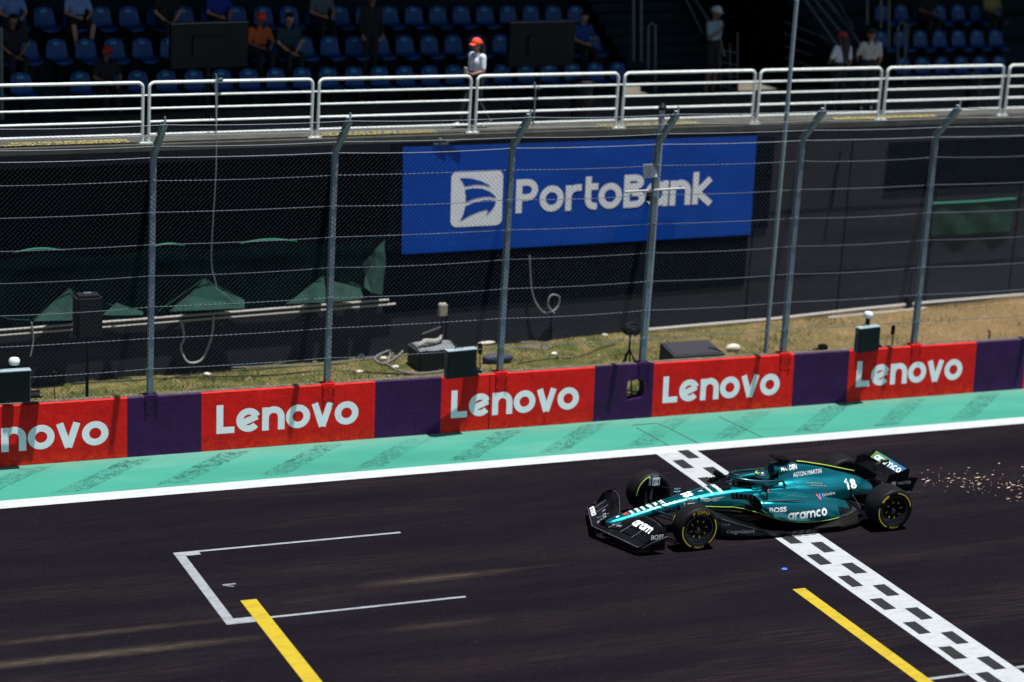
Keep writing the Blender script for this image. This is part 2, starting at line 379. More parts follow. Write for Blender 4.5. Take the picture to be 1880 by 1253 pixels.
def stroke_text(txt, height, t=.22, gap=.10, width=None, X=.79):
    """list of strips in 2D; every strip is a list of (left,right) pairs"""
    x = 0; out = []
    for ch in txt:
        g, wd = glyph(ch, t, X)
        for s_ in g:
            closed = isinstance(s_, tuple); pl = s_[1] if closed else s_
            out.append((strip([(x+p[0], p[1]) for p in pl], t, closed), closed))
        x += wd+gap
    tot = x-gap; sx = (width/tot) if width else height; res = []
    for st, cl in out: res.append(([(Vector((a.x*sx, a.y*height)), Vector((b.x*sx, b.y*height))) for a, b in st], cl))
    return res, tot*sx
def put_strokes(mb, strokes, fn, m=0, sub=1):
    """fn(x, y, lift) -> 3D"""
    for k, (st, cl) in enumerate(strokes):
        lift = .0004*(k % 6); n = len(st)
        if not cl and sub > 1:
            S = []
            for i in range(n-1):
                for q in range(sub): S.append(tuple(st[i][e].lerp(st[i+1][e], q/sub) for e in (0, 1)))
            S.append(st[-1]); st = S; n = len(st)
        for i in range(n if cl else n-1):
            a, b = st[i]; c, d = st[(i+1) % n]
            q = [fn(p.x, p.y, lift) for p in (a, b, d, c)]
            if all(x is not None for x in q): mb.quad(*q, m=m)
_tc = {}
def font_mesh(txt, bold=.0, maxlen=.18):
    key = (txt, bold, maxlen)
    if key in _tc: return _tc[key]
    cu = bpy.data.curves.new('t', 'FONT'); cu.body = txt; cu.size = 1; cu.offset = bold; cu.resolution_u = 3; cu.fill_mode = 'FRONT'
    o = bpy.data.objects.new('t', cu); C.objects.link(o); dg = bpy.context.evaluated_depsgraph_get(); me = bpy.data.meshes.new_from_object(o.evaluated_get(dg))
    bpy.data.objects.remove(o); bpy.data.curves.remove(cu)
    bm = bmesh.new(); bm.from_mesh(me); bpy.data.meshes.remove(me)
    bmesh.ops.remove_doubles(bm, verts=bm.verts, dist=1e-4); bmesh.ops.triangulate(bm, faces=bm.faces)
    for _ in range(2):
        L = [e for e in bm.edges if e.calc_length() > maxlen]
        if L: bmesh.ops.subdivide_edges(bm, edges=L, cuts=1); bmesh.ops.triangulate(bm, faces=bm.faces)
    V = [Vector((v.co.x, v.co.y)) for v in bm.verts]; bm.verts.index_update(); F = [tuple(v.index for v in f.verts) for f in bm.faces]; bm.free()
    x0 = min((v.x for v in V), default=0); x1 = max((v.x for v in V), default=1); y0 = 0; y1 = max((v.y for v in V), default=1)
    V = [Vector((v.x-x0, v.y)) for v in V]; _tc[key] = (V, F, x1-x0, y1); return _tc[key]
def put_text(mb, txt, fn, height, width=None, bold=.0, m=0, maxlen=.18):
    V, F, W_, H_ = font_mesh(txt, bold, maxlen); s = height/max(H_, .3); sx = (width/W_) if width else s
    P = [fn(v.x*sx, v.y*s, 0) for v in V]; i0 = len(mb.v); ok = [p is not None for p in P]
    mb.v += [tuple(p) if p is not None else (0, 0, 0) for p in P]
    for f in F:
        if all(ok[k] for k in f): mb.f.append(tuple(i0+k for k in f)); mb.m.append(m)
    return W_*sx

# ================================================================== SETTING
mb = MB(); mb.quad((-700, -700, 0), (900, -700, 0), (900, 37.4, 0), (-700, 37.4, 0)); mb.quad((-700, 37.4, 0), (900, 37.4, 0), (900, 1500, 0), (-700, 1500, 0))
struct('ground', mb, mat('ground_soil', (.10, .085, .06), .95, var=.3, vscale=.6))
mb = MB(); mb.quad((-60, -5, .004), (110, -5, .004), (110, 35.36, .004), (-60, 35.36, .004)); struct('race_track', mb, M_ASPH)
mb = MB(); mb.quad((-60, 35.69, .004), (110, 35.69, .004), (110, 37.40, .004), (-60, 37.40, .004)); struct('painted_verge', mb, M_GREEN)
mb = MB(); mb.quad((-60, 35.34, .008), (110, 35.34, .008), (110, 35.70, .008), (-60, 35.70, .008)); struct('track_edge_line', mb, M_WLINE)
# start line with two staggered columns of dark squares
p0 = G(1203, 834); p1 = G(1276, 827); SLX0 = G(1494, 1040).x; SLX1 = G(1591, 1040).x
SLX0 = (G(1203, 834).x+G(1430, 990).x+G(1772, 1240).x)/3; SLX1 = (G(1276, 827).x+G(1505, 982).x+G(1860, 1222).x)/3
def y_x(u, v): g = G(u, v); return g
mb = MB()
mb.quad((SLX0, 12, .008), (SLX1, 12, .008), (SLX1, 35.34, .008), (SLX0, 35.34, .008))
struct('start_line', mb, M_WCHK)
A_ = G(1243.6, 828.9); B_ = G(1790.6, 1209.4); per = (A_.y-B_.y)/20
cw = .2092*1.0
r0 = sum(G(u, v).x for u, v in ((1243.6, 828.9), (1488.3, 996.2), (1660.4, 1117.3), (1790.6, 1209.4)))/4
l0 = sum(G(u, v).x for u, v in ((1235.2, 847.8), (1481.3, 1018.8), (1657, 1144.4), (1721.7, 1191.7)))/4
l0y = sum(G(u, v).y+per*k for u, v, k in ((1235.2, 847.8, 1), (1481.3, 1018.8, 11), (1657, 1144.4, 17), (1721.7, 1191.7, 19)))/4
mb = MB()
for k in range(0, 46):
    x0 = r0 if k % 2 == 0 else l0; yt = (A_.y if k % 2 == 0 else l0y)-per*k
    j = lambda: random.uniform(-.008, .008)
    mb.quad((x0+j(), yt-per*.93+j(), .012), (x0+cw+j(), yt-per*.93+j(), .012), (x0+cw+j(), yt+j(), .012), (x0+j(), yt+j(), .012))
struct('start_line_squares', mb, M_DARKSQ)
# grid box
a = G(315, 1016.5); b = G(419, 1148); gx = (a.x+b.x)/2; ya, yb = a.y, b.y; xr = (G(734, 976).x+G(854, 1097).x)/2
lw = .25; mb = MB(); z = .008
gx2 = G(338, 1022).x*.5+G(432, 1137.5).x*.5
mb.quad((gx, yb, z), (gx2, yb, z), (gx2, ya, z), (gx, ya, z))
xs_ = G(369, 1019).x
mb.quad((gx2, ya-.17, z), (xs_, ya-.17, z), (xs_, ya, z), (gx2, ya, z)); mb.quad((xs_, ya-.06, z), (xr, ya-.06, z), (xr, ya, z), (xs_, ya, z))
xs2 = G(475, 1138).x
mb.quad((gx2, yb, z), (xs2, yb, z), (xs2, yb+.19, z), (gx2, yb+.19, z)); mb.quad((xs2, yb+.07, z), (xr, yb+.07, z), (xr, yb+.13, z), (xs2, yb+.13, z))
for xx, ww in ((G(1780, 1238).x, 12),):
    yy = G(1780, 1238).y; mb.quad((G(1702, 1250).x, yy-.035, z), (SLX0-.01, yy-.035, z), (SLX0-.01, yy+.035, z), (G(1702, 1250).x, yy+.035, z))
    mb.quad((SLX1+.01, yy-.035, z), (SLX1+8, yy-.035, z), (SLX1+8, yy+.035, z), (SLX1+.01, yy+.035, z))
# numeral 1, read by a driver heading left
c0 = G(421, 1074.5)
def fdig(x, y, l): return (c0.x+.10-y, c0.y-.05+x, .009+l)   # digit up = -X, digit right = +Y
for P_ in ([(0, .80), (.0, 1.0)],): pass
for q4 in ([(.06, 0), (.095, 0), (.095, .20), (.06, .20)], [(-.03, .07), (-.01, .05), (.06, .165), (.06, .20)]): mb.poly([fdig(x-.02, y, 0) for x, y in q4])
struct('grid_box_lines', mb, M_WGRID)
mb = MB(); z = .0125
for (u0, v0, u1, v1) in ((441, 1104.5, 470.5, 1101.5), (1455, 1084, 1477, 1081)):
    g0 = G(u0, v0); g1 = G(u1, v1); x0, x1, yt = g0.x, g1.x, (g0.y+g1.y)/2
    mb.quad((x0, 14, z), (x1, 14, z), (x1, yt, z), (x0, yt, z))
struct('yellow_grid_lines', mb, M_YEL)
# verge joint lines and a repair patch outline
mb = MB()
for pts in ([(1168, 785), (1228, 818)], [(1222, 783), (1282, 814)], [(1160, 781), (1205, 777), (1225, 784)], [(1320, 765), (1400, 803)]):
    P = [G(*p, .010) for p in pts]
    for a, b in zip(P, P[1:]):
        n = (b-a).normalized().cross(Vector((0, 0, 1)))*.008; mb.quad(a-n, b-n, b+n, a+n)
struct('verge_joints', mb, mat('joint_dark', (.03, .05, .04), .9))
# blue scrap on the track
mb = MB(); c = G(1440, 1046); mb.sphere((c.x, c.y, .012), .05, (1.1, .8, .2), 8)
tag(obj('plastic_scrap', mb, mat('scrap_blue', (.03, .12, .8), .5)), 'small blue plastic scrap lying on the dark track', 'scrap')

# grass bank behind the wall
def grassm():
    m, t, b, pos = newmat('dry_grass_soil')
    sx = t.nodes.new('ShaderNodeSeparateXYZ'); t.links.new(pos, sx.inputs[0])
    c = ramp(t, noise(t, pos, 1.5, 9, .8, .5), [(.34, (.022, .034, .008)), (.44, (.06, .075, .02)), (.54, (.15, .12, .045)), (.68, (.30, .215, .125))])
    dry = math_n(t, 'MULTIPLY', math_n(t, 'SUBTRACT', sx.outputs[0], 20), .12, True)
    c = mixc(t, math_n(t, 'MULTIPLY', dry, .6), c, (.27, .16, .085))
    c = mixc(t, math_n(t, 'MULTIPLY', ramp(t, noise(t, pos, 18, 5, .8), [(.42, (0, 0, 0)), (.6, (1, 1, 1))]), .75), c, (.035, .032, .012))
    t.links.new(c, b.inputs['Base Color']); b.inputs['Roughness'].default_value = .95; b.inputs['Specular IOR Level'].default_value = .1
    return m
M_SOIL = grassm()
def gz(X, Y): return .30+.02*math.sin(X*1.7+Y)+.015*math.sin(X*4.1)*math.sin(Y*3)
mb = MB(); rows = []
for i in range(121):
    X = 3+i*.3; Y1 = 40+BSL*X+.1; rows.append([(X, 37.58+(Y1-37.58)*j/10, gz(X, 37.58+(Y1-37.58)*j/10)-(.0)) for j in range(11)])
mb.grid(rows); struct('grass_bank', mb, M_SOIL, 60)
# blades
mb = MB()
bl = rng.random((26000, 5))
for q in bl:
    X = 5+q[0]*29; Y0, Y1 = 37.62, 39.95+BSL*X; Y = Y0+(Y1-Y0)*q[1]
    if math.sin(X*2.1+3*math.sin(Y*1.3)) + math.sin(Y*5+X) < (q[2]-.5)*2.2+max(0, (X-20)*.12): continue
    h = .03+.10*q[3]**2; a = q[4]*6.28; dx, dy = math.cos(a), math.sin(a); z = gz(X, Y)-.005
    mb.poly([(X-dy*.01, Y+dx*.01, z), (X+dy*.01, Y-dx*.01, z), (X+dx*.04*q[2], Y+dy*.04, z+h)])
tag(obj('grass', mb, mat('grass_blade', (.06, .09, .015), .9, col2=(.19, .145, .06), vscale=4), smooth=0, fix=False), 'short patchy yellow green grass on the bank behind the barrier', 'grass', kind='stuff')

# ================================================================== BARRIER WALL
WF, WT, WH = 37.39, .19, 1.045
wall = empty('barrier_wall', (18, WF, 0), 'low concrete track wall painted in red and purple sections with white lettering', 'wall')
def wx(u, v=None):
    v = 853-.0755*u+0 if v is None else v; return AY(u, v, WF).x
edges = [(-300, 'r'), (232, 'p'), (368, 'r'), (685, 'p'), (806, 'r'), (1086, 'p'), (1194, 'r'), (1450, 'p'), (1551, 'r'), (1783, 'p'), (1874, 'r'), (2400, None)]
mb = MB(); HOLE = None
hx0, hx1 = AY(1150, 715, WF).x, AY(1179, 715, WF).x; hz0, hz1 = .36, .74
def topz(X): return WH-.0012*(X-12)
def wy(z): return WF-.06*(1-z/1.045)  # face tilt added so the wall catches more sun
for (u0, c), (u1, _) in zip(edges, edges[1:]):
    x0, x1 = wx(u0), wx(u1); mi = 0 if c == 'r' else 1; n = max(2, int((x1-x0)/.12))
    if u0 == 1086:       # the section with a broken hole through it
        hole = [(hx0+.01, hz1-.02), (hx0+.06, hz1+.01), (hx0+.12, hz1-.01), (hx0+.2, hz1+.02), (hx1, hz1-.01), (hx1+.03, (hz0+hz1)/2), (hx1+.02, hz0+.10), (hx1-.03, hz0+.04), (hx0+.16, hz0+.02), (hx0+.02, hz0), (hx0-.005, hz0+.2)]
        bm = bmesh.new()
        oc = [(x0, .004), (x1, .004), (x1, topz(x1)), (x0, topz(x0))]
        ov = [bm.verts.new((p[0], wy(p[1]), p[1])) for p in oc]; hv = [bm.verts.new((p[0], wy(p[1]), p[1])) for p in hole]
        es = [bm.edges.new((ov[i], ov[(i+1) % 4])) for i in range(4)]+[bm.edges.new((hv[i], hv[(i+1) % len(hv)])) for i in range(len(hv))]
        bmesh.ops.triangle_fill(bm, use_beauty=True, edges=es)
        bm.faces.ensure_lookup_table()
        mb.bm(bm, None, 1)
        for i in range(len(hole)):
            a, b = hole[i], hole[(i+1) % len(hole)]; mb.quad((a[0], wy(a[1]), a[1]), (b[0], wy(b[1]), b[1]), (b[0], WF+WT, b[1]), (a[0], WF+WT, a[1]), 1)
        bm = bmesh.new()
        ov = [bm.verts.new((p[0], WF+WT, p[1])) for p in oc]; hv = [bm.verts.new((p[0], WF+WT, p[1])) for p in hole]
        es = [bm.edges.new((ov[i], ov[(i+1) % 4])) for i in range(4)]+[bm.edges.new((hv[i], hv[(i+1) % len(hv)])) for i in range(len(hv))]
        bmesh.ops.triangle_fill(bm, use_beauty=True, edges=es); mb.bm(bm, None, 2)
        mb.quad((x0, WF, topz(x0)), (x1, WF, topz(x1)), (x1, WF+.07, topz(x1)), (x0, WF+.07, topz(x0)), 1)
        mb.quad((x0, WF+.07, topz(x0)), (x1, WF+.07, topz(x1)), (x1, WF+WT, topz(x1)), (x0, WF+WT, topz(x0)), 2)
        continue
    rows = []
    for i in range(n+1):
        X = x0+(x1-x0)*i/n; t_ = topz(X)
        wob = .004*math.sin(X*7)+.003*math.sin(X*17)
        rows.append([(X, wy(0), .004+abs(wob)*1.5), (X, wy(.35), .35), (X, wy(.7), .7), (X, wy(t_-.012), t_-.012), (X, WF+.012, t_), (X, WF+.05, t_), (X, WF+WT, t_), (X, WF+WT, .2)])
    mb.grid(rows, mf=lambda i, j, mi=mi: mi if j < 5 else 2)
obj('wall_body', mb, [M_RED, M_PUR, M_CONC], wall, smooth=40)
mb = MB(); xs = AY(897, 740, WF).x; mb.slab([(xs-.007, wy(.01)-.002, .01), (xs+.007, wy(.01)-.002, .01), (xs+.007, wy(1.03)-.002, 1.03), (xs-.007, wy(1.03)-.002, 1.03)], (0, -1, 0), .003); obj('panel_joint', mb, M_BLACK, wall)
for (u0, v0, u1) in ((-92, 832, 198), (396, 796, 656), (826, 767, 1060), (1214, 739.5, 1428), (1569, 710, 1763)):
    x0, x1 = AY(u0, v0, WF).x, AY(u1, v0-16, WF).x; zb = AY(u0, v0, WF).z
    if u0 < 0: zb = AY(140, 818, WF).z-.01
    S, W_ = stroke_text('Lenovo', .51, .225, .045, width=x1-x0, X=.83)
    mb = MB(); put_strokes(mb, S, lambda x, y, l, x0=x0, zb=zb: (x0+x, wy(zb+y)-.0014-l*.25, zb+y))
    obj('lettering', mb, M_LET, wall, smooth=0)

# ================================================================== CATCH FENCE
POSTS = [(275, 722), (600, 700), (917, 682), (1178, 665), (1437, 651), (1677, 633)]
PX = [AY(u, v, 37.5).x for u, v in POSTS]; PX = [PX[0]-3.15] + PX + [PX[-1]+3.1]
fence = empty('catch_fence', (PX[1], 37.5, WH), 'tall galvanised catch fence of inclined posts, wire cables and chain-link mesh on the barrier', 'fence')
FY = 37.5; ZB, ZT, AF = 5.18, 5.86, .68
for k, X in enumerate(PX):
    mb = MB(); w2 = .045
    # H-section post with bend
    def Hsec(o, ax, up_dir):
        pass
    prof = [(FY, WH), (FY, ZB), (FY-AF, ZT)]
    for (dx, wd, dd, th) in ((0, .012, .10, 0),):
        pass
    def plate(xa, xb, off0, off1):
        # sweep a rectangle (x xa..xb, offset along local depth off0..off1) along the bent profile
        secs = []
        dirs = [Vector((1, 0)), Vector((math.cos(R(22)), math.sin(R(22)))), Vector((ZT-ZB, AF)).normalized()]
        for (y, z), d in zip(prof, dirs):
            # d = local depth direction (y, z)
            secs.append([(xa, y+d.x*off0, z+d.y*off0), (xb, y+d.x*off0, z+d.y*off0), (xb, y+d.x*off1, z+d.y*off1), (xa, y+d.x*off1, z+d.y*off1)])
        mb.grid(secs, closeV=True); mb.poly(secs[0][::-1]); mb.poly(secs[-1])
    plate(X-w2, X+w2, -.055, -.043); plate(X-w2, X+w2, .043, .055); plate(X-.006, X+.006, -.043, .043)
    mb.box((X, FY-AF-.02, ZT+.05), (.03, .02, .14))
    for zz in (1.52, 2.61, 3.69, 4.78): mb.box((X, FY-.062, zz), (.05, .02, .035))
    p = obj('post', mb, M_GALV, fence, smooth=20)
    mb = MB(); pc = M_PUR if k in (1, 4) else M_RED
    mb.box((X, WF-.011, WH-.165), (.235, .02, .31), bev=.004)
    for sx_ in (-1, 1):
        for sz in (-.05, -.26): mb.cyl((X+sx_*.09, WF-.022, WH+sz), (X+sx_*.09, WF-.04, WH+sz), .016, 8)
    mb.box((X, WF+.09, WH+.007), (.235, .2, .014))
    obj('base_plate', mb, pc, p)
czs = [(FY-.062, z) for z in (1.52, 2.06, 2.61, 3.15, 3.69, 4.24, 4.78, 5.17)] + [(FY-.05-AF*t_, ZB+(ZT-ZB)*t_) for t_ in (.33, .66, .98)]
for q, (y, z) in enumerate(czs):
    mb = MB(); pts = []
    for a, b in zip(PX, PX[1:]):
        sg = random.uniform(.01, .035)
        for i in range(8): t_ = i/8; pts.append((a+(b-a)*t_, y, z-sg*4*t_*(1-t_)))
    pts.append((PX[-1], y, z)); mb.tube(pts, .0062, 5); obj('cable', mb, M_WIRE, fence)
mb = MB(); wr = .0017; xa, xb = PX[0], PX[-1]
prof = [(FY-.075, 1.06), (FY-.075, ZB), (FY-.075-AF, ZT)]; L1 = ZB-1.06; L2 = math.hypot(AF, ZT-ZB); LT = L1+L2
def fpt(x, h):
    if h <= L1: return (x, FY-.075, 1.06+h)
    t_ = (h-L1)/L2; return (x, FY-.075-AF*t_, ZB+(ZT-ZB)*t_)
def wire(x0, h0, x1, h1):
    pts = [(x0, h0)]
    if min(h0, h1) < L1 < max(h0, h1): t_ = (L1-h0)/(h1-h0); pts.append((x0+(x1-x0)*t_, L1))
    pts.append((x1, h1)); mb.tube([fpt(*p) for p in pts], wr, 3, caps=False)
pitch = .085; n = int((xb-xa+LT)/pitch)
for i in range(n):
    s = xa-LT+i*pitch
    for sg in (1, -1):
        # x = s + h (going right) or mirrored
        x0, x1 = s, s+LT; h0, h1 = 0, LT
        if x0 < xa: h0 = xa-x0; x0 = xa
        if x1 > xb: h1 = xb-s; x1 = xb
        if h1-h0 < .05: continue
        if sg > 0: wire(x0, h0, x1, h1)
        else: wire(xa+xb-x0, h0, xa+xb-x1, h1)
obj('wire_mesh', mb, M_MESH, fence, smooth=0, fix=False)

# ================================================================== STAND OUTER WALL, WALKWAY
XL, XR = -4, 60
bx0, bx1 = BW(-400, 500).x, BW(716, 450).x                      # shaded bay on the left
bz0, bz1 = BW(400, 572).z, wz(bx1)-.30
rw = empty('retaining_wall', BP(18, 0, .3), 'tall dark wall holding up the spectator walkway behind the catch fence', 'wall')
mb = MB()
def wpanel(xa, xb, za, zb, dd=0, m=0, nx=1):
    for i in range(nx):
        a = xa+(xb-xa)*i/nx; b = xa+(xb-xa)*(i+1)/nx
        mb.quad(BP(a, dd, za(a) if callable(za) else za), BP(b, dd, za(b) if callable(za) else za), BP(b, dd, zb(b) if callable(zb) else zb), BP(a, dd, zb(a) if callable(zb) else zb), m)
wpanel(bx1, XR, .15, lambda x: wz(x)-.12, 0, 0, 6)
wpanel(bx0, bx1, .15, bz0, 0, 0, 4); wpanel(bx0, bx1, bz1, lambda x: wz(x)-.12, 0, 0, 2)
wpanel(XL-20, bx0, .15, lambda x: wz(x)-.12, 0, 0, 1)
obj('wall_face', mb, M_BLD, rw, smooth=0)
mb = MB(); D = .55
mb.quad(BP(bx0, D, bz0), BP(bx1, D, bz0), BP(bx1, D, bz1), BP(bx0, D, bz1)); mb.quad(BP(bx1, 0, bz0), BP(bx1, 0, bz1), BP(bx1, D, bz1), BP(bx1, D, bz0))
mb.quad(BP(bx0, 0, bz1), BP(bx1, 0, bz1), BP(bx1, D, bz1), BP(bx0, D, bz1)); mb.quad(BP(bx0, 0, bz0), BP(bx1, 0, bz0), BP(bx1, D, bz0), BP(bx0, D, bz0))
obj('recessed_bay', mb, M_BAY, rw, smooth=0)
mb = MB()                                                      # two pale ledge pipes under the bay
for dz in (-.02, -.115): mb.tube([BP(bx0, -.05, bz0+dz), BP(bx1+.15*(dz < -.1), -.05, bz0+dz)], .022, 6)
obj('ledge_pipe', mb, mat('pale_ledge', (.38, .36, .32), .6), rw)
mb = MB()
for i in range(0):
    X = 14+i; 
pp = [BW(u, v, -.12) for u, v in ((1185, 606), (1300, 596), (1420, 586), (1560, 570), (1700, 556), (1880, 541))]
for p in pp: p.z += 0
mb.tube(pp, .03, 6); pp2 = [BW(u, v, -.22) for u, v in ((1520, 584), (1600, 576), (1700, 566))]; mb.tube(pp2, .022, 6)
obj('base_conduit', mb, mat('pale_conduit', (.42, .41, .38), .6), rw)
mb = MB()                                                      # darker hung cloths
for (u0, v0, u1, v1, dd) in ((1632, 262, 1990, 352, -.02), (1360, 252, 1424, 420, -.02), (717, 262, 1388, 575, -.012)):
    a, b = BW(u0, v0, dd), BW(u1, v0, dd); c, d = BW(u1, v1, dd), BW(u0, v1, dd); mb.quad((a.x, a.y, a.z), (b.x, b.y, a.z-.03), (b.x, b.y, d.z-.03), (a.x, a.y, d.z))
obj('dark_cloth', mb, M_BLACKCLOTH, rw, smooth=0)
mb = MB(); a = BW(1600, 560, -.05)
for (u, v, h_) in ((1545, 275, 1.05),):
    p = BW(u, v, -.06); q = BW(u-18, v+110, -.06); mb.tube([p, q], .03, 6)
obj('wall_pipe', mb, M_BLACK, rw)
mb = MB()
for X in np.arange(bx1+1.3, 44, 2.35): mb.slab([BP(X-.012, -.004, .3), BP(X+.012, -.004, .3), BP(X+.012, -.004, wz(X)-.14), BP(X-.012, -.004, wz(X)-.14)], (0, -1, 0), .006)
for zz in (1.35, 2.75): mb.slab([BP(bx1+.1, -.004, zz), BP(48, -.004, zz-.3), BP(48, -.004, zz-.28), BP(bx1+.1, -.004, zz+.02)], (0, -1, 0), .005)
obj('panel_joint', mb, M_BLACKCLOTH, rw, smooth=0)
# walkway slab and stand tiers
mb = MB(); N = 12; rows = []
for i in range(N+1):
    X = XL-20+(XR-XL+20)*i/N; Z = wz(X); rows.append([BP(X, 0, Z-.12), BP(X, -.03, Z-.12), BP(X, -.03, Z), Vector((X, 40+BSL*X+.35, Z)), STP(X, .4, Z)])
mb.grid(rows); struct('walkway', mb, M_WALK)
# ---- yellow warning lettering on the walkway, read from the stand
M_YTXT = mat('yellow_floor_lettering', (.42, .36, .10), .85, var=.3, vscale=30)
def walktext(u0, u1, v, lines, h=.14):
    a = BW(u0, v, .30); b = BW(u1, v, .30); X0, X1 = a.x, b.x; n = len(lines); mbt = MB()
    for k, s in enumerate(lines):
        def fn(x, y, l, k=k):       # upside down from here: right = -X, up = toward the track
            X = X1-x; d = .22+.20*(n-1-k)+.14-y if False else .16+.19*k+(.14-y)
            p = BP(X, d, wz(X)+.006); return p
        put_text(mbt, s, fn, h, X1-X0 if k == 0 else (X1-X0)*.92, .02, maxlen=9)
    struct('walkway_lettering', mbt, M_YTXT)
walktext(0, 235, 255, ['PROIBIDO PULAR', 'PERMANECER EM PE NO LOCAL'])
walktext(575, 800, 243, ['PROIBIDO A PERMANENCIA', 'PESSOAS EM PE NO LOCAL'])
walktext(1085, 1285, 225, ['PROIBIDO A PERMANENCIA', 'PESSOAS EM PE NO LOCAL'])
mbt = MB()
for u0, u1, v0, v1 in ((1535, 1612, 208, 216), (1618, 1722, 203, 214)):
    a, b = BW(u0, 212, .25), BW(u1, 208, .25)
    for k in range(9):
        t0 = k/9; X = a.x+(b.x-a.x)*t0; X2 = a.x+(b.x-a.x)*(t0+.085); q = random.uniform(0, .06)
        mbt.quad(BP(X, .12+q, wz(X)+.005), BP(X2, .12+q, wz(X)+.005), BP(X2, .40-q, wz(X)+.005), BP(X, .40-q, wz(X)+.005))
struct('walkway_paint', mbt, M_YTXT)

# ---- railing panels
M_RAILB = M_ALU
RP = [(-60, 262), (272, 572), (582, 861), (871, 1130), (1140, 1380), (1388, 1611), (1620, 1834), (1843, 2060)]
nth = ['leftmost white tubular rail panel, cut by the left edge, above the dark bay', 'white tubular rail panel behind the two leftmost fence posts, second from left', 'white tubular rail panel just left of the walking person in the red cap',
       'white tubular rail panel just right of the walking person in the red cap', 'white tubular rail panel above the right half of the blue banner', 'white tubular rail panel crossed by the tall thin mast',
       'white tubular rail panel in front of the black bin on the right', 'rightmost white tubular rail panel, cut by the right edge']
for k, (u0, u1) in enumerate(RP):
    X0 = BW(u0+1, 260-.031*u0+8, .08).x; X1 = BW(u1-1, 262-.031*u1+8, .08).x; g = empty('guard_rail', BP(X0, .08, wz(X0)), nth[k], 'railing', 'white guard rail panels along the walkway')
    top = 1.11; r = .05; P = lambda X, z: BP(X, .08, wz(X)+z)
    cr_ = .10
    mb = MB(); pts = [P(X0, 0)]+[P(X0+cr_-cr_*math.cos(R(a)), top-cr_+cr_*math.sin(R(a))) for a in range(0, 91, 15)]+[P(X1-cr_+cr_*math.sin(R(a)), top-cr_+cr_*math.cos(R(a))) for a in range(0, 91, 15)]+[P(X1, 0)]
    mb.tube(pts, .029, 8)
    for X in (X0, X1): mb.box(P(X, .012), (.13, .10, .022), BANG)
    obj('frame', mb, M_ALU, g)
    for z, rr in ((.875, .023), (.64, .02), (.395, .022), (.165, .022)):
        mb = MB(); mb.tube([P(X0+.02, z), P(X1-.02, z)], rr, 7); obj('rail', mb, M_ALU, g)
    if k < 7:
        mb = MB(); mb.tube([P(X1, .88), P(X1+.11, .88)], .013, 6); obj('link', mb, M_ALU, g)

# ================================================================== BANNER
c0_, c1_, c2_, c3_ = BW(740, 270.5, -.05), BW(1390, 250, -.05), BW(1377.5, 431, -.05), BW(737.5, 467.5, -.05)
ban = empty('banner', c3_, 'wide blue bank banner with white lettering and sail emblem on the dark wall', 'banner')
def bf(u, v, l=0):      # u,v in 0..1 across the banner
    a = c3_.lerp(c2_, u); b = c0_.lerp(c1_, u); p = a.lerp(b, v); wv = 0
    return Vector((p.x+BSL*l*0, p.y-l+wv, p.z))
mb = MB(); mb.grid([[bf(i/40, j/10) for j in range(11)] for i in range(41)]); mb.grid([[bf(i/40, j/10)+Vector((0, .012, 0)) for j in range(11)] for i in range(41)])
obj('banner_sheet', mb, M_BANNER, ban, smooth=60)
def buv(px, py):        # photo pixel -> banner u, v
    p = BW(px, py, -.05); u = (p.x-c3_.x)/(c2_.x-c3_.x); b = c3_.lerp(c2_, u); t_ = c0_.lerp(c1_, u); return u, (p.z-b.z)/(t_.z-b.z)
WB = (c2_-c3_).length; HB = (c0_-c3_).length
# emblem: rounded square with three sail stripes cut in blue
u0, v0 = buv(828, 418); u1, v1 = buv(928, 312); r = .12; mb = MB()
out = []
for cx, cy, a0 in ((1-r, 1-r, 0), (r, 1-r, 90), (r, r, 180), (1-r, r, 270)): out += arc(cx, cy, r, r, a0, a0+90, 6)
def ef(x, y, l=.004): return bf(u0+(u1-u0)*x, v0+(v1-v0)*y, l)
mb.poly([ef(*p) for p in out]); obj('emblem_square', mb, M_BWHITE, ban, smooth=0)
mb = MB()
def epx(x, y): return ((x-1432)/400, 1-(y-282)/436)      # measured in an enlarged view of the emblem
for pts in ([(1495, 332), (1580, 338), (1660, 362), (1715, 392), (1742, 415), (1690, 395), (1620, 388), (1535, 400), (1520, 365)],
            [(1537, 425), (1600, 416), (1670, 422), (1730, 448), (1768, 480), (1782, 505), (1740, 488), (1680, 487), (1610, 500), (1545, 522), (1545, 470)],
            [(1543, 555), (1610, 530), (1680, 514), (1740, 512), (1776, 528), (1780, 545), (1755, 590), (1706, 638), (1722, 602), (1712, 590), (1660, 600), (1590, 625), (1506, 672), (1530, 615)]):
    mb.poly([ef(*epx(*p), .007) for p in pts])
obj('emblem_sail', mb, M_BANNER, ban, smooth=0)
u0t, v0t = buv(948, 392); u1t, v1t = buv(1306, 374); capu, capv = buv(948, 330)
S, Wt = stroke_text('PortoBank', 1, .195, .06, X=.78); mb = MB(); hgt = capv-v0t
put_strokes(mb, S, lambda x, y, l: bf(u0t+(u1t-u0t)*x/Wt, v0t+(v1t-v0t)*x/Wt+hgt*y*1.0, .004+l))
obj('lettering', mb, M_BWHITE, ban, smooth=0)

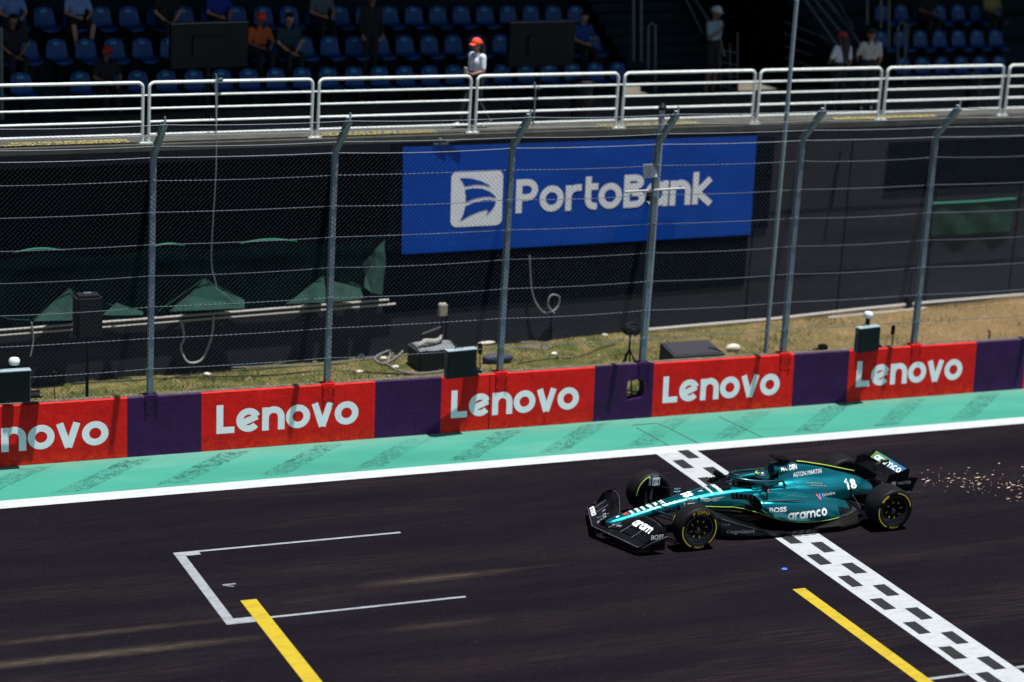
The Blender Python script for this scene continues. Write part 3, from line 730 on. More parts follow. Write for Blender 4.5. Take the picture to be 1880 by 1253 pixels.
# ================================================================== GREEN NETTING in the bay
net = empty('green_netting', BP(bx1, 0, bz0), 'torn dark green shade netting draped along the left bay of the dark wall', 'netting')
mb = MB(); rows = []
xsn = np.linspace(bx0+2, bx1-.02, 240)
for X in xsn:
    ph = (X-BW(75, 455).x)/(BW(300, 450).x-BW(75, 455).x)*2*PI
    zt = BW(300, 455).z+.0-.10*(1-math.cos(ph))*.5+.03*(X-bx1)*0; zt_ = zt-.0095*(X-10)
    top_ = zt_; bot = bz0+.02
    rows.append([BP(X, .03+.010*abs(math.sin(X*2.3+j*.35))*(j/14)+.008*abs(math.sin(X*5.7-j*.25+math.sin(X))), top_+(bot-top_)*j/14) for j in range(15)])
mb.grid(rows); obj('net_sheet', mb, mat('green_net_painted_shade', (.0008, .0095, .0095), 1, var=.35, vscale=1.5, spec=0), net, smooth=60)  # sheet green darkened to paint in the bay's shade
mb = MB()
rows = [[BP(X, .28, BW(300, 430).z+.1-.0095*(X-10)), BP(X, .10, BW(300, 455).z-.06)] for X in xsn]; 
for (ua, ub, v) in ((25, 118, 458), (275, 338, 449), (440, 545, 441)):
    mb = MB(); A, B = BW(ua, v+6, 0), BW(ub, v+2, 0); P = []
    for i in range(11): t_ = i/10; P.append(Vector((A.x+(B.x-A.x)*t_, A.y+(B.y-A.y)*t_-.02, A.z+(B.z-A.z)*t_+.055*4*t_*(1-t_))))
    mb.tube(P, [.006+.014*math.sin(PI*i/10) for i in range(11)], 6); obj('folded_edge', mb, mat('green_net_painted_sun', (.01, .16, .10), .8), net)  # brighter green paints sunlight onto the net's crests
mb = MB()
def flap(pts, m=0, tilt=.22):
    mb = MB()
    P = []; z0 = min(BW(u, v).z for u, v in pts)
    for u, v in pts:
        p = BW(u, v, -.02); k = 1-(p.z-z0)/max(.01, .45); P.append(BW(u, v, -.02-tilt*max(0, k)))
    bm = bmesh.new(); vs = [bm.verts.new(p) for p in P]; bm.faces.new(vs); bmesh.ops.triangulate(bm, faces=bm.faces)
    for _ in range(4): bmesh.ops.subdivide_edges(bm, edges=bm.edges[:], cuts=1, use_grid_fill=True)
    c_ = sum(P, Vector())/len(P); zt_ = max(p.z for p in P)
    for v in bm.verts:
        k_ = (zt_-v.co.z); v.co.y -= .012*abs(math.sin(v.co.x*5+v.co.z*7+1.3*math.sin(v.co.z*5)))*min(1, k_*5); v.co.z -= .02*abs(math.sin(v.co.x*4.5))*min(1, k_*4)*(v.co.z > c_.z-.1); v.co.x += .012*math.sin(v.co.z*11+v.co.x)
    mb.bm(bm); obj('loose_flap', mb, M_NETB, net, smooth=60)
flap([(60, 590), (95, 556), (128, 531), (139, 545), (139, 588)]); flap([(187, 578), (215, 556), (262, 572), (262, 578)])
flap([(312, 572), (345, 540), (375, 514), (400, 528), (450, 551), (450, 566)]); flap([(525, 558), (560, 530), (596, 508), (597, 555)])
flap([(604, 555), (606, 515), (660, 528), (668, 548)]); flap([(664, 482), (690, 458), (707, 440), (707, 500), (700, 542), (682, 538), (668, 528), (672, 505)])
mb = MB()
for pts in ([(2, 580), (15, 586), (55, 588)], [(62, 587), (128, 530), (136, 538)], [(197, 558), (262, 573)], [(290, 572), (375, 512), (445, 550)], [(528, 558), (592, 508)], [(644, 518), (665, 530)], [(640, 520), (662, 526)]):
    mb = MB(); mb.tube([BW(u, v, -.06) for u, v in pts], .008, 5); obj('net_cord', mb, M_NETB, net)
net2 = empty('green_netting', BW(1715, 432), 'flat piece of green shade netting with a bright top hem low on the right wall', 'netting')
mb = MB(); a, b, c, d = BW(1712, 374, -.03), BW(1865, 365, -.03), BW(1855, 425, -.03), BW(1710, 434, -.03)
mb.grid([[d.lerp(c, i/12).lerp(a.lerp(b, i/12), j/4)+Vector((0, .015*math.sin(i*1.1+j), 0)) for j in range(5)] for i in range(13)])
obj('net_sheet', mb, mat('green_net_right', (.003, .040, .026), .9, var=.4, vscale=4), net2, smooth=60)
mb = MB(); mb.tube([a, a.lerp(b, .5)+Vector((0, 0, -.01)), b], .022, 6); obj('folded_edge', mb, MATS['green_net_painted_sun'], net2)
# ================================================================== GRANDSTAND
def rz(X): return 5.10-.0205*(X-10)                     # height of the first row's seat pans
LB = (-6.0, STW(1172, 150, .4).x); RB = (STW(1632, 140, .4).x, 58.0)
gs = empty('grandstand', STP(9, 0, 4.6), 'shaded concrete grandstand of stepped seating tiers with stairs and dark passage', 'grandstand')
for (xa, xb) in (LB, RB):
    for k in range(5):
        mb = MB(); n = 8; rows = []
        for i in range(n+1):
            X = xa+(xb-xa)*i/n; zf = rz(X)-.42+.5*k; rows.append([STP(X, .8*k-.0, (4.2 if k == 0 else zf-.6)), STP(X, .8*k, zf), STP(X, .8*k+.82, zf)])
        mb.grid(rows); mb.poly(rows[0]+[STP(xa, .8*k+.82, 4.2), STP(xa, .8*k, 4.2)]); mb.poly(rows[-1]+[STP(xb, .8*k+.82, 4.2), STP(xb, .8*k, 4.2)])
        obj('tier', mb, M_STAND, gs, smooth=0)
sx0, sx1 = LB[1]+.05, STW(1325, 150, .8).x
mb = MB()
for k in range(12):
    a, b = STP(sx0, .3*k, 4.45+.2*k), STP(sx1, .3*k, 4.45+.2*k); c, d = STP(sx1, .3*k, 4.65+.2*k), STP(sx0, .3*k, 4.65+.2*k); e, f = STP(sx1, .3*(k+1), 4.65+.2*k), STP(sx0, .3*(k+1), 4.65+.2*k)
    mb.quad(a, b, c, d); mb.quad(d, c, e, f)
obj('stairs', mb, M_STAND, gs, smooth=0)
s2a, s2b = STW(1500, 120, .8).x, RB[0]-.05
mb = MB()
for k in range(12):
    a, b = STP(s2a, .3*k, 4.25+.2*k), STP(s2b, .3*k, 4.25+.2*k); c, d = STP(s2b, .3*k, 4.45+.2*k), STP(s2a, .3*k, 4.45+.2*k); e, f = STP(s2b, .3*(k+1), 4.45+.2*k), STP(s2a, .3*(k+1), 4.45+.2*k)
    mb.quad(a, b, c, d); mb.quad(d, c, e, f)
obj('stairs', mb, M_STAND, gs, smooth=0)
mb = MB()                                                # passage walls
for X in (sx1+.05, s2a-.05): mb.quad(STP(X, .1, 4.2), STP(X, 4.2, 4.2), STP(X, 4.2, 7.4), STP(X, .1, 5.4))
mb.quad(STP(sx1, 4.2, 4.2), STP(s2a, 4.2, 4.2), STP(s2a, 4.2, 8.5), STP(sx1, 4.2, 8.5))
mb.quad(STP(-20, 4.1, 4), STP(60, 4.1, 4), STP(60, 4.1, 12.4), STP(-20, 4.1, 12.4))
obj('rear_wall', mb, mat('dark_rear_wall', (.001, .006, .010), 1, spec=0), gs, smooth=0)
mb = MB(); Zr = 12.6
mb.grid([[BP(-22, .33, Zr), BP(62, .33, Zr), ], [STP(62, 9, Zr).xyz if False else BP(62, 13, Zr), BP(-22, 13, Zr)][::-1]]); mb.grid([[BP(-22, .33, Zr+.25), BP(62, .33, Zr+.25)], [BP(-22, 13, Zr+.25), BP(62, 13, Zr+.25)]])
mb.grid([[BP(-22, .31, Zr+.25), BP(62, .31, Zr+.25)], [BP(-22, .31, 9.6), BP(62, .31, 9.6)]]); mb.grid([[BP(-22, .33, Zr), BP(-22, 13, Zr)], [BP(-22, .6, 4.5), BP(-22, 13, 4.5)]])  # unseen fascia and side wall, added to keep skylight off the stand
obj('roof_and_added_fascia', mb, mat('roof_sheet', (.08, .09, .1), .8), gs, smooth=0)
def rail_tube(pts, r=.026, par=gs, nm='handrail'):
    mb = MB(); mb.tube(pts, r, 7); return obj(nm, mb, M_GREY, par)
def inv_u(u, v0, v1, dd, r=.03):
    rail_tube([STW(u, v0, dd), STW(u, v1, dd)], r)
# stair handrails (upright loops and sloping bars)
for (u, vt, vb) in ((1163, -20, 112), (1177, -20, 112), (1190, 50, 135), (1203, 45, 190)):
    inv_u(u, vt, vb, .15, .03)
rail_tube([STW(1190, 50, .15), STW(1196, 42, .15), STW(1203, 47, .15)])
for (u0, v0, u1, v1) in ((1255, -10, 1290, 62), (1268, -12, 1310, 50), (1290, 20, 1322, 80)):
    rail_tube([STW(u0, v0, .9), STW(u1, v1, .2)], .028)
for (u, vt, vb) in ((1322, 40, 180), (1340, 80, 188), (1354, 60, 185)): inv_u(u, vt, vb, .05, .02)
for k in range(5): rail_tube([STW(1322, 92+22*k, .05), STW(1354, 98+22*k, .05)], .014)
for (u0, v0, u1, v1) in ((1475, -5, 1540, 88), (1492, -5, 1560, 80), (1512, -5, 1590, 95), (1534, -5, 1566, 52), (1520, 0, 1572, 70)): rail_tube([STW(u0, v0, 1.2), STW(u1, v1, .3)], .03)
for k in range(5): rail_tube([STW(1440, 40+22*k, 1.1), STW(1535, 78+20*k, .5)], .014)
for (u, vt, vb) in ((1592, -10, 45), (1617, -10, 52), (1632, -10, 90), (1648, 50, 130), (1661, 42, 155)): inv_u(u, vt, vb, .12, .03)
rail_tube([STW(1648, 52, .12), STW(1655, 40, .12), STW(1668, 50, .12), STW(1660, 120, .12)])
rail_tube([STW(2, 50, -.3), STW(4, 220, -.3)], .035)

# ---- seats
def make_seat():
    r = empty('stadium_seat', (0, 0, 0), 'x', 'seat', 'blue plastic seats in the shaded grandstand')
    prof = [(-.40, -.03, .17), (-.385, .0, .195), (-.2, -.01, .21), (-.03, .0, .215), (.02, .05, .215), (.05, .17, .21), (.075, .29, .195), (.09, .36, .165), (.095, .385, .10)]
    mb = MB()
    for off in (0, -.018):
        rows = []
        for (y, z, hw) in prof:
            rows.append([(hw*s_, y-.05*abs(s_)**2*(1 if z > .04 else 0)-off*.6, z+.045*abs(s_)**3*(1 if z < .06 else 0)+off) for s_ in np.linspace(-1, 1, 7)])
        mb.grid(rows)
    obj('shell', mb, M_SEAT, r, local=True, smooth=60)
    mb = MB(); mb.box((0, .045, .30), (.13, .006, .055), M=Matrix.Rotation(R(-12), 3, 'X')); obj('number_label', mb, M_SEATN, r, local=True)
    mb = MB(); mb.box((0, -.12, -.20), (.06, .3, .40), bev=.01); obj('bracket', mb, M_BLACK, r, local=True)
    return r
proto = make_seat(); first = True
rowname = ['front', 'second', 'third']
SEATS = {}
def place_seat(k, X, lab):
    global first
    s_ = proto if first else copy_tree(proto); first = False
    p = STP(X, .42+.8*k+.2, rz(X)+.5*k); s_.location = p; s_.rotation_euler = (0, 0, SANG); s_['label'] = lab; return s_
def ordn(n): return str(n)+('th' if 10 < n % 100 < 14 else {1: 'st', 2: 'nd', 3: 'rd'}.get(n % 10, 'th'))
for k, (u, v) in enumerate(((50, 140), (72, 88), (60, 30))):
    X = STW(u, v, .5+.8*k).x - .58; i = 0
    while X < LB[1]-.2:
        if X > LB[0] and not (k == 0 and i == 2): place_seat(k, X, '%s blue seat from the left in the %s row of the left seating block' % (ordn(i+1), rowname[k]))
        X += .58; i += 1
for k, (u, v) in enumerate(((1668, 130), (1635, 80), (1605+38, 30))):
    X = STW(u, v, .5+.8*k).x; i = 0
    while X < STW(1895, 100, .8*k).x:
        place_seat(k, X, '%s blue seat from the left in the %s row of the right seating block' % (ordn(i+1), rowname[k])); X += .60; i += 1

# ================================================================== PEOPLE
SKINL = mat('skin_light', (.42, .22, .14), .6); SKIND = mat('skin_tan', (.20, .10, .06), .6)
HAIR = mat('hair_dark', (.008, .006, .006), .7); EYE = mat('eye_dark', (.01, .01, .01), .3)
SHOE = mat('shoe_white', (.6, .6, .6), .6); SHOED = mat('shoe_dark', (.02, .02, .02), .6)
def cl(name, col): return mat('cloth_'+name, col, .9, var=.2, vscale=14)
def capsule(mb, a, b, ra, rb, n=10):
    a, b = Vector(a), Vector(b); d = b-a; L = d.length; d = d/L if L > 1e-6 else Vector((0, 0, 1)); P = []; Rr = []
    for q in (-1, -.85, -.5, 0): P.append(a+d*ra*q); Rr.append(max(.0015, ra*math.sqrt(max(0, 1-q*q))))
    for q in (0, .5, .85, 1): P.append(b+d*rb*q); Rr.append(max(.0015, rb*math.sqrt(max(0, 1-q*q))))
    mb.tube(P, Rr, n)
def make_person(name, label, loc, rz_, J, mats, group=None, vox=.012, hair='short', cap=None, cat='person', hat_mat=None, extra=None, s=1.0):
    """J: joints (x right, y back, z up; the person faces -y). mats: skin, top, bottom, shoes, sleeve length 0..1, trouser length 0..1"""
    root = empty(name, loc, label, cat, group, rz_)
    skin, top, bot, shoe, slv, trl = mats; V = lambda k: Vector(J[k])
    seg = []     # a, b, ra, rb, tag
    def S(a, b, ra, rb, t): seg.append((Vector(a), Vector(b), ra, rb, t))
    pel, che, nek, hd = V('pelvis'), V('chest'), V('neck'), V('head')
    rgt = (V('shR')-V('shL')).normalized(); up = (hd-nek).normalized(); fw = V('face').normalized()
    hr = (V('hipR')-V('hipL')).normalized()
    for o_ in (-.065, .065): S(pel+hr*o_, (pel+che)/2+rgt*o_*.9, .115, .105, 2 if True else 1); S((pel+che)/2+rgt*o_*.9, che+rgt*o_*1.3, .105, .115, 1)
    S(che+rgt*.10, V('shR')-rgt*.03, .09, .068, 1); S(che-rgt*.10, V('shL')+rgt*.03, .09, .068, 1); S(che, nek, .08, .055, 1)
    S(nek-up*.03, hd-up*.05, .052, .055, 0)
    S(hd+up*.035-fw*-.0, hd+up*.035-fw*.035, .088, .085, 0); S(hd-up*.035+fw*.02, hd+up*.01+fw*.02, .062, .078, 0); S(hd-up*.075+fw*.05, hd-up*.06+fw*.045, .032, .04, 0)
    S(hd+up*.02+fw*.085, hd-up*.02+fw*.108, .010, .015, 0)
    for sg in (1, -1): S(hd+rgt*sg*.085+up*.02, hd+rgt*sg*.088-up*.015, .014, .012, 0)
    S(hd-up*.055+fw*.084-rgt*.018, hd-up*.055+fw*.084+rgt*.018, .008, .008, 0)
    for sd in ('R', 'L'):
        sh, el, wr, hn = V('sh'+sd), V('el'+sd), V('wr'+sd), V('ha'+sd)
        if slv <= .5:
            m_ = sh.lerp(el, .75); S(sh, m_, .062, .052, 1); S(m_, el, .042, .038, 0); S(el, wr, .04, .027, 0)
        else: S(sh, el, .06, .046, 1); S(el, wr.lerp(el, .12), .046, .034, 1); S(wr.lerp(el, .12), wr, .028, .027, 0)
        d = (hn-wr).normalized(); side = d.cross(fw); side = side.normalized() if side.length > .2 else rgt; nrm = side.cross(d).normalized()
        p0 = wr+d*.03; p1 = wr+d*.085; S(p0-side*.014, p1-side*.026, .017, .014, 0); S(p0+side*.014, p1+side*.026, .017, .014, 0)
        for q, L in zip((-.03, -.01, .011, .031), (.060, .075, .070, .055)):
            a = p1+side*q; b = a+d*L*.55+nrm*.008; c = b+(d*.75+nrm*.65).normalized()*L*.45; S(a, b, .0095, .009, 0); S(b, c, .009, .0075, 0)
        a = p0+side*-.03; b = a-side*.022+d*.03+nrm*.012; S(a, b, .011, .010, 0); S(b, b+d*.03+nrm*.008, .010, .008, 0)
        hp, kn, an, to = V('hip'+sd), V('kn'+sd), V('an'+sd), V('to'+sd)
        S(hp, hp.lerp(kn, .9), .098, .068, 2)
        if trl < .6: S(hp.lerp(kn, .9), kn, .056, .054, 0); S(kn, kn.lerp(an, .35), .054, .056, 0); S(kn.lerp(an, .35), an, .055, .036, 0)
        else: S(kn, kn.lerp(an, .35), .066, .062, 2); S(kn.lerp(an, .35), an, .062, .05, 2)
        hl = an+(an-to).normalized()*.05; hl.z = min(hl.z, an.z-.02) if J.get('floor', True) else hl.z
        S(an, hl, .042, .036, 3); S(hl, to, .037, .036, 3)
    mb = MB()
    for a, b, ra, rb, t in seg: capsule(mb, a, b, ra, rb)
    me = bpy.data.meshes.new('tmp'); me.from_pydata(mb.v, [], mb.f); o = bpy.data.objects.new('tmp', me); C.objects.link(o)
    md = o.modifiers.new('r', 'REMESH'); md.mode = 'VOXEL'; md.voxel_size = vox
    sm = o.modifiers.new('s', 'SMOOTH'); sm.factor = .5; sm.iterations = 2
    dg = bpy.context.evaluated_depsgraph_get(); me2 = bpy.data.meshes.new_from_object(o.evaluated_get(dg)); bpy.data.objects.remove(o); bpy.data.meshes.remove(me)
    n = len(me2.polygons); cen = np.empty(n*3); me2.polygons.foreach_get('center', cen); cen = cen.reshape(-1, 3)
    best = np.full(n, 1e9); bt = np.zeros(n, int)
    for a, b, ra, rb, t in seg:
        A = np.array(a); D = np.array(b)-A; q = np.clip(((cen-A)@D)/max(1e-9, D@D), 0, 1); dist = np.linalg.norm(cen-A-q[:, None]*D, axis=1)-(ra+(rb-ra)*q)
        k = dist < best; best[k] = dist[k]; bt[k] = t
    me2.materials.clear()
    for m in (skin, top, bot, shoe): me2.materials.append(m)
    me2.polygons.foreach_set('material_index', bt.astype(np.int32)); me2.shade_smooth(); me2.name = 'body'
    ob = bpy.data.objects.new('body', me2); C.objects.link(ob); ob.parent = root
    for sg in (1, -1):
        e = MB(); e.sphere(tuple(hd+up*.005+fw*.087+rgt*sg*.031), .011, n=8); obj('eye', e, EYE, root, local=True)
    if hair:
        h = MB(); q0 = hd+up*.045-fw*.012
        rows = []
        for i in range(9):
            th = R(12+i*(105 if hair == 'long' else 88)/8)
            rows.append([tuple(q0+up*math.cos(th)*.108+(rgt*math.cos(2*PI*j/14)*.098-fw*math.sin(2*PI*j/14)*.112)*math.sin(th)*(1 if math.sin(2*PI*j/14) > -.35 or th < R(62) else .78)) for j in range(14)])
        h.grid(rows, closeV=True); h.poly(rows[0])
        if hair == 'long':
            for o_ in (-.05, -.02, .02, .05):
                P = [q0-fw*.075+rgt*o_+up*.02, hd-fw*.10+rgt*o_*1.1-up*.12, che-fw*.13+rgt*o_*1.2+up*.10, che-fw*.125+rgt*o_-up*.16]; h.tube(P, [.045, .05, .042, .012], 8)
        obj('hair', h, HAIR, root, local=True, smooth=60)
    if cap:
        c = MB(); q0 = hd+up*.055-fw*.008; rows = []; 
        for i in range(7):
            th = R(i*90/6); rows.append([tuple(q0+up*math.cos(th)*.105+(rgt*math.cos(2*PI*j/16)*.100-fw*math.sin(2*PI*j/16)*.116)*math.sin(th)) for j in range(16)])
        c.grid(rows, closeV=True); o = obj('cap', c, cap, root, local=True, smooth=60)
        b = MB(); P = [q0+fw*.10+up*.006, q0+fw*.10+up*.012]; rows = []
        for i in range(5):
            t_ = i/4; rows.append([tuple(q0+fw*(.105+.085*t_-.03*s_*s_)+rgt*s_*.08*(1-.25*t_)+up*(.004-.02*t_-.018*s_*s_)) for s_ in np.linspace(-1, 1, 7)])
        b.grid(rows); b.grid([[tuple(Vector(p)-up*.008) for p in r_] for r_ in rows]); obj('visor', b, cap, o, local=True, smooth=60)
    if extra: extra(root)
    root.scale = (s, s, s)
    return root
def pose_stand(**kw):
    J = dict(pelvis=(0, 0, .95), chest=(0, .0, 1.30), neck=(0, .01, 1.47), head=(0, -.01, 1.62), face=(0, -1, 0), shL=(-.19, .01, 1.42), shR=(.19, .01, 1.42),
             elL=(-.24, .04, 1.13), elR=(.24, .04, 1.13), wrL=(-.23, -.08, .90), wrR=(.23, -.08, .90), haL=(-.22, -.12, .82), haR=(.22, -.12, .82),
             hipL=(-.09, 0, .92), hipR=(.09, 0, .92), knL=(-.11, -.02, .50), knR=(.11, -.02, .50), anL=(-.12, .02, .10), anR=(.12, .02, .10), toL=(-.14, -.16, .037), toR=(.14, -.16, .037))
    J.update(kw); return J
def pose_walk(**kw):
    J = pose_stand(hipL=(-.09, 0, .91), hipR=(.09, 0, .91), knL=(-.09, -.19, .53), knR=(.09, .03, .50), anL=(-.09, -.26, .12), anR=(.09, .30, .16), toL=(-.09, -.43, .06), toR=(.09, .17, .04),
                   elL=(-.24, .14, 1.16), wrL=(-.23, .10, .93), haL=(-.22, .06, .86), elR=(.25, -.02, 1.15), wrR=(.18, -.24, 1.10), haR=(.14, -.32, 1.12))
    J.update(kw); return J
def pose_sit(**kw):
    J = dict(pelvis=(0, 0, .10), chest=(0, -.04, .44), neck=(0, -.05, .61), head=(0, -.09, .76), face=(0, -1, -.1), shL=(-.19, -.04, .56), shR=(.19, -.04, .56),
             elL=(-.26, -.14, .31), elR=(.26, -.14, .31), wrL=(-.12, -.36, .25), wrR=(.12, -.36, .25), haL=(-.05, -.43, .24), haR=(.05, -.43, .24),
             hipL=(-.09, 0, .09), hipR=(.09, 0, .09), knL=(-.13, -.42, .08), knR=(.13, -.42, .08), anL=(-.14, -.40, -.33), anR=(.14, -.40, -.33), toL=(-.15, -.56, -.38), toR=(.15, -.56, -.38), floor=False)
    J.update(kw); return J
def sit_at(u, v, k):
    X = STW(u, v, .5+.8*k).x; return STP(X, .42+.8*k+.10, rz(X)+.5*k+.01)
def sitp(lab, u, v, k, m, **kw):
    pose = kw.pop('pose', {}); rr = kw.pop('rot', 0)
    return make_person('person', lab, sit_at(u, v, k), SANG+rr, pose_sit(**pose), m, 'spectators in the shaded grandstand', vox=.017, **kw)
REDCAP = mat('cap_red', (.85, .05, .012), .7); WCAP = mat('cap_white', (.5, .55, .58), .8)
# the walking person in the red cap
pw = BW(872, 243, .62)
def bag(root):
    b = MB(); b.box((.13, -.36, 1.17), (.10, .03, .14), bev=.01); o = obj('paper', b, mat('paper_pale', (.5, .48, .42), .8), root, local=True)
_x = BW(868, 241, .55).x
make_person('person', 'walking person in an orange red cap, white T-shirt and dark trousers on the walkway', (_x, 40+BSL*_x+.55, wz(_x)), R(-78)+BANG, pose_walk(), (SKIND, cl('white', (.62, .66, .75)), cl('black', (.012, .012, .016)), SHOE, 0, 1),
            None, vox=.011, hair='long', cap=REDCAP, extra=bag)
for (u, d_, lab, col, hairs, cp, rot, sc, top2) in (
    (1553, 1.0, 'person seen from behind in a white shirt and dark red cap with long hair', (.55, .58, .66), 'long', mat('cap_dark_red', (.35, .02, .02), .8), 188, .98, None),
    (1604, .9, 'bare-headed person seen from behind in a pale grey shirt with black hair beside the stairs', (.40, .39, .36), 'short', None, 172, 1.04, None)):
    X = BW(u-18, 212, d_).x; make_person('person', lab, (X, 40+BSL*X+d_, wz(X)), R(rot)+BANG, pose_stand(elR=(.26, -.06, 1.16), wrR=(.16, -.22, 1.05), haR=(.10, -.28, 1.08)), (SKIND, cl('t'+str(u), col), cl('black', (.012, .012, .016)), SHOED, 0, 1), None, vox=.013, hair=hairs, cap=cp, s=sc)
_p = STP(STW(1302, 150, -.2).x, -.2, 4.45); _p.z = wz(_p.x)+.02
make_person('person', 'man in a white cap, pale grey T-shirt and dark shorts by the stairs', _p, SANG+R(20), pose_stand(elL=(-.26, -.08, 1.2), wrL=(-.10, -.2, 1.3), haL=(-.04, -.2, 1.4)), (SKIND, cl('greyshirt', (.30, .38, .44)), cl('black', (.012, .012, .016)), SHOED, 0, .3), None, vox=.013, hair='short', cap=WCAP, s=1.12)
BLK = cl('black', (.012, .012, .016)); DNM = cl('denim', (.02, .03, .06))
clasp = dict(wrL=(-.05, -.30, .12), wrR=(.05, -.30, .12), haL=(.0, -.38, .10), haR=(.03, -.38, .10))
sitp('seated spectator in an orange vest and red cap beside the left dark screen', 490, 88, 1, (SKIND, cl('orange', (.5, .10, .02)), BLK, SHOED, 0, 1), cap=REDCAP)
sitp('seated spectator in black with a teal scarf and clasped hands, right of the orange vest', 543, 88, 1, (SKINL, cl('darkteal', (.015, .05, .06)), BLK, SHOED, 0, 1), pose=clasp)
sitp('spectator in dark clothes and dark red cap bending in the front row, left part', 200, 150, 0, (SKIND, BLK, BLK, SHOED, 0, 1), cap=MATS['cap_dark_red'], pose=dict(wrR=(.10, -.42, .18), haR=(.04, -.5, .2)))
sitp('spectator in dark clothes in the second row at the left edge', 40, 88, 1, (SKIND, BLK, BLK, SHOED, 0, 1), pose=clasp)
sitp('third row spectator in a light blue shirt at the left edge', 48, 30, 2, (SKINL, cl('lightblue', (.12, .24, .5)), DNM, SHOED, 0, 1))
sitp('third row spectator in a pale blue shirt with bare knees apart', 168, 30, 2, (SKINL, cl('paleblue', (.2, .32, .6)), BLK, SHOED, 0, .4), pose=dict(knL=(-.2, -.4, .08), knR=(.2, -.4, .08)))
sitp('third row spectator in black with bare arms above the left dark screen', 330, 30, 2, (SKINL, BLK, BLK, SHOED, 0, 1), pose=clasp)
sitp('third row spectator in a deep blue shirt above the left dark screen', 425, 30, 2, (SKINL, cl('deepblue', (.015, .03, .3)), BLK, SHOED, 0, .4))
sitp('third row spectator in a muted grey shirt in the dark', 612, 30, 2, (SKINL, cl('mutedgrey', (.10, .13, .15)), BLK, SHOED, 0, 1))
sitp('spectator in a blue top reaching a hand forward beside the right dark screen', 1080, 85, 1, (SKINL, cl('navyblue', (.02, .05, .25)), BLK, SHOED, 0, 1), pose=dict(wrR=(.10, -.42, .25), haR=(.06, -.5, .3)))
sitp('third row spectator in a dark yellow shirt in the right seating block', 1832, 30, 2, (SKIND, cl('darkyellow', (.25, .22, .06)), BLK, SHOED, 0, 1))
sitp('third row spectator in black with a dark red cap in the right seating block', 1715, 30, 2, (SKIND, BLK, BLK, SHOED, 0, 1), cap=MATS['cap_dark_red'])
_p = STP(STW(700, 100, .85).x, .30+.8, 0); _p.z = rz(_p.x)-.42+.5
make_person('person', 'standing spectator all in black in the second row, right of the seated pair', _p, SANG, pose_stand(), (SKIND, BLK, BLK, SHOED, 1, 1), 'spectators in the shaded grandstand', vox=.017)

# ================================================================== THINGS ON THE WALKWAY
def tv(u0, u1, vt, vb, lab):
    a, b = STW(u0, vb, -.9), STW(u1, vb, -.9); t_ = STW(u0, vt, -.9); W_ = (b-a).length; H_ = t_.z-a.z; c = (a+b)/2; zf = wz(c.x)
    g = empty('outdoor_screen', (c.x, c.y, zf), lab, 'screen'); g.rotation_euler[2] = SANG
    m = MB(); m.box((0, 0, c.z-zf+H_/2), (W_, .11, H_), bev=.012); m.box((0, -.07, c.z-zf+H_*.5), (W_*.45, .05, H_*.45), bev=.01); obj('housing', m, M_SCREEN, g, local=True)
    m = MB(); m.box((0, 0, c.z-zf+H_+.012), (W_*1.0, .13, .022)); obj('top_edge', m, M_GREY, g, local=True)
    m = MB(); m.box((0, .062, c.z-zf+H_/2), (W_*.94, .01, H_*.9)); obj('display', m, M_BLACK, g, local=True)
    m = MB(); m.cyl((0, 0, 0), (0, 0, c.z-zf+.1), .04, 10); obj('pole', m, M_BLACK, g, local=True)
    m = MB(); m.box((0, 0, .03), (.9, .5, .05), bev=.01); obj('foot', m, M_BLACK, g, local=True)
tv(311, 452, 42, 124, 'left dark screen on a pole, seen from behind above the second rail panel')
tv(930, 1050, 40, 122, 'right dark screen on a pole, seen from behind above the fourth rail panel')
def binn(u, v, h, r, lab, lid):
    X = BW(u, v, .95).x; g = empty('waste_bin', BP(X, .95, wz(X)), lab, 'bin'); m = MB()
    m.tube([(0, 0, 0), (0, 0, .05), (0, 0, h)], [r*.85, r*.88, r], 14); obj('bucket', m, M_BLACK, g, local=True)
    m = MB(); m.tube([(0, 0, h), (0, 0, h+.04), (0, 0, h+.08)], [r*1.06, r*1.04, r*.6], 14); obj('lid', m, lid, g, local=True)
    m = MB(); m.tube([(-.05, -r*.3, h+.08), (0, -r*.3, h+.12), (.05, -r*.3, h+.08)], .012, 6); obj('handle', m, M_GREY, g, local=True)
binn(1064, 236, .78, .24, 'black waste bin behind the rail right of the right dark screen', M_BLACK)
binn(1782, 212, .72, .19, 'black waste bin with a grey lid behind the right rail panel', M_GREY)
# poles behind the fence
def pole(nm, lab, ub, vb, ut, vt, Y, r, m, extra=None, grp=None):
    b = AY(ub, vb, Y); t_ = AY(ut, vt, Y); b.z = .28; X = (b.x+t_.x)/2
    g = empty(nm, (X, Y, .28), lab, 'pole', grp); mm = MB(); mm.tube([(X, Y, .28), (X, Y, t_.z)], r, 12); obj('shaft', mm, m, g)
    if extra: extra(g, X, t_.z)
    return g, X
def xt1(g, X, zt):
    m = MB(); m.tube([(X, 37.9, zt-.02), (X, 37.9, zt+.03), (X, 37.9, zt+.10)], [.075, .075, .03], 12); obj('pole_cap', m, M_BLACK, g)
gp, Xp = pole('camera_pole', 'grey steel pole with black cap and pale device close behind the fourth fence post', 1186, 660, 1212, 200, 37.9, .055, M_GALV, xt1)
q = AY(1208, 322, 37.25)
m = MB(); m.box((q.x+.02, 37.62, q.z), (.12, .36, .26), bev=.015, M=Matrix.Rotation(R(-14), 3, 'X')); obj('device_box', m, M_WHITEP, gp)
m = MB(); q = AY(1200, 362, 37.7); m.box((q.x-.06, 37.74, q.z), (.11, .12, .16), bev=.01); obj('clamp', m, M_BLACK, gp)
a, b = AY(1147, 353, 37.35), AY(1257, 346, 37.35); m = MB(); m.tube([a, b], .02, 8); obj('cross_bar', m, mat('pale_bar', (.5, .5, .47), .5), gp)
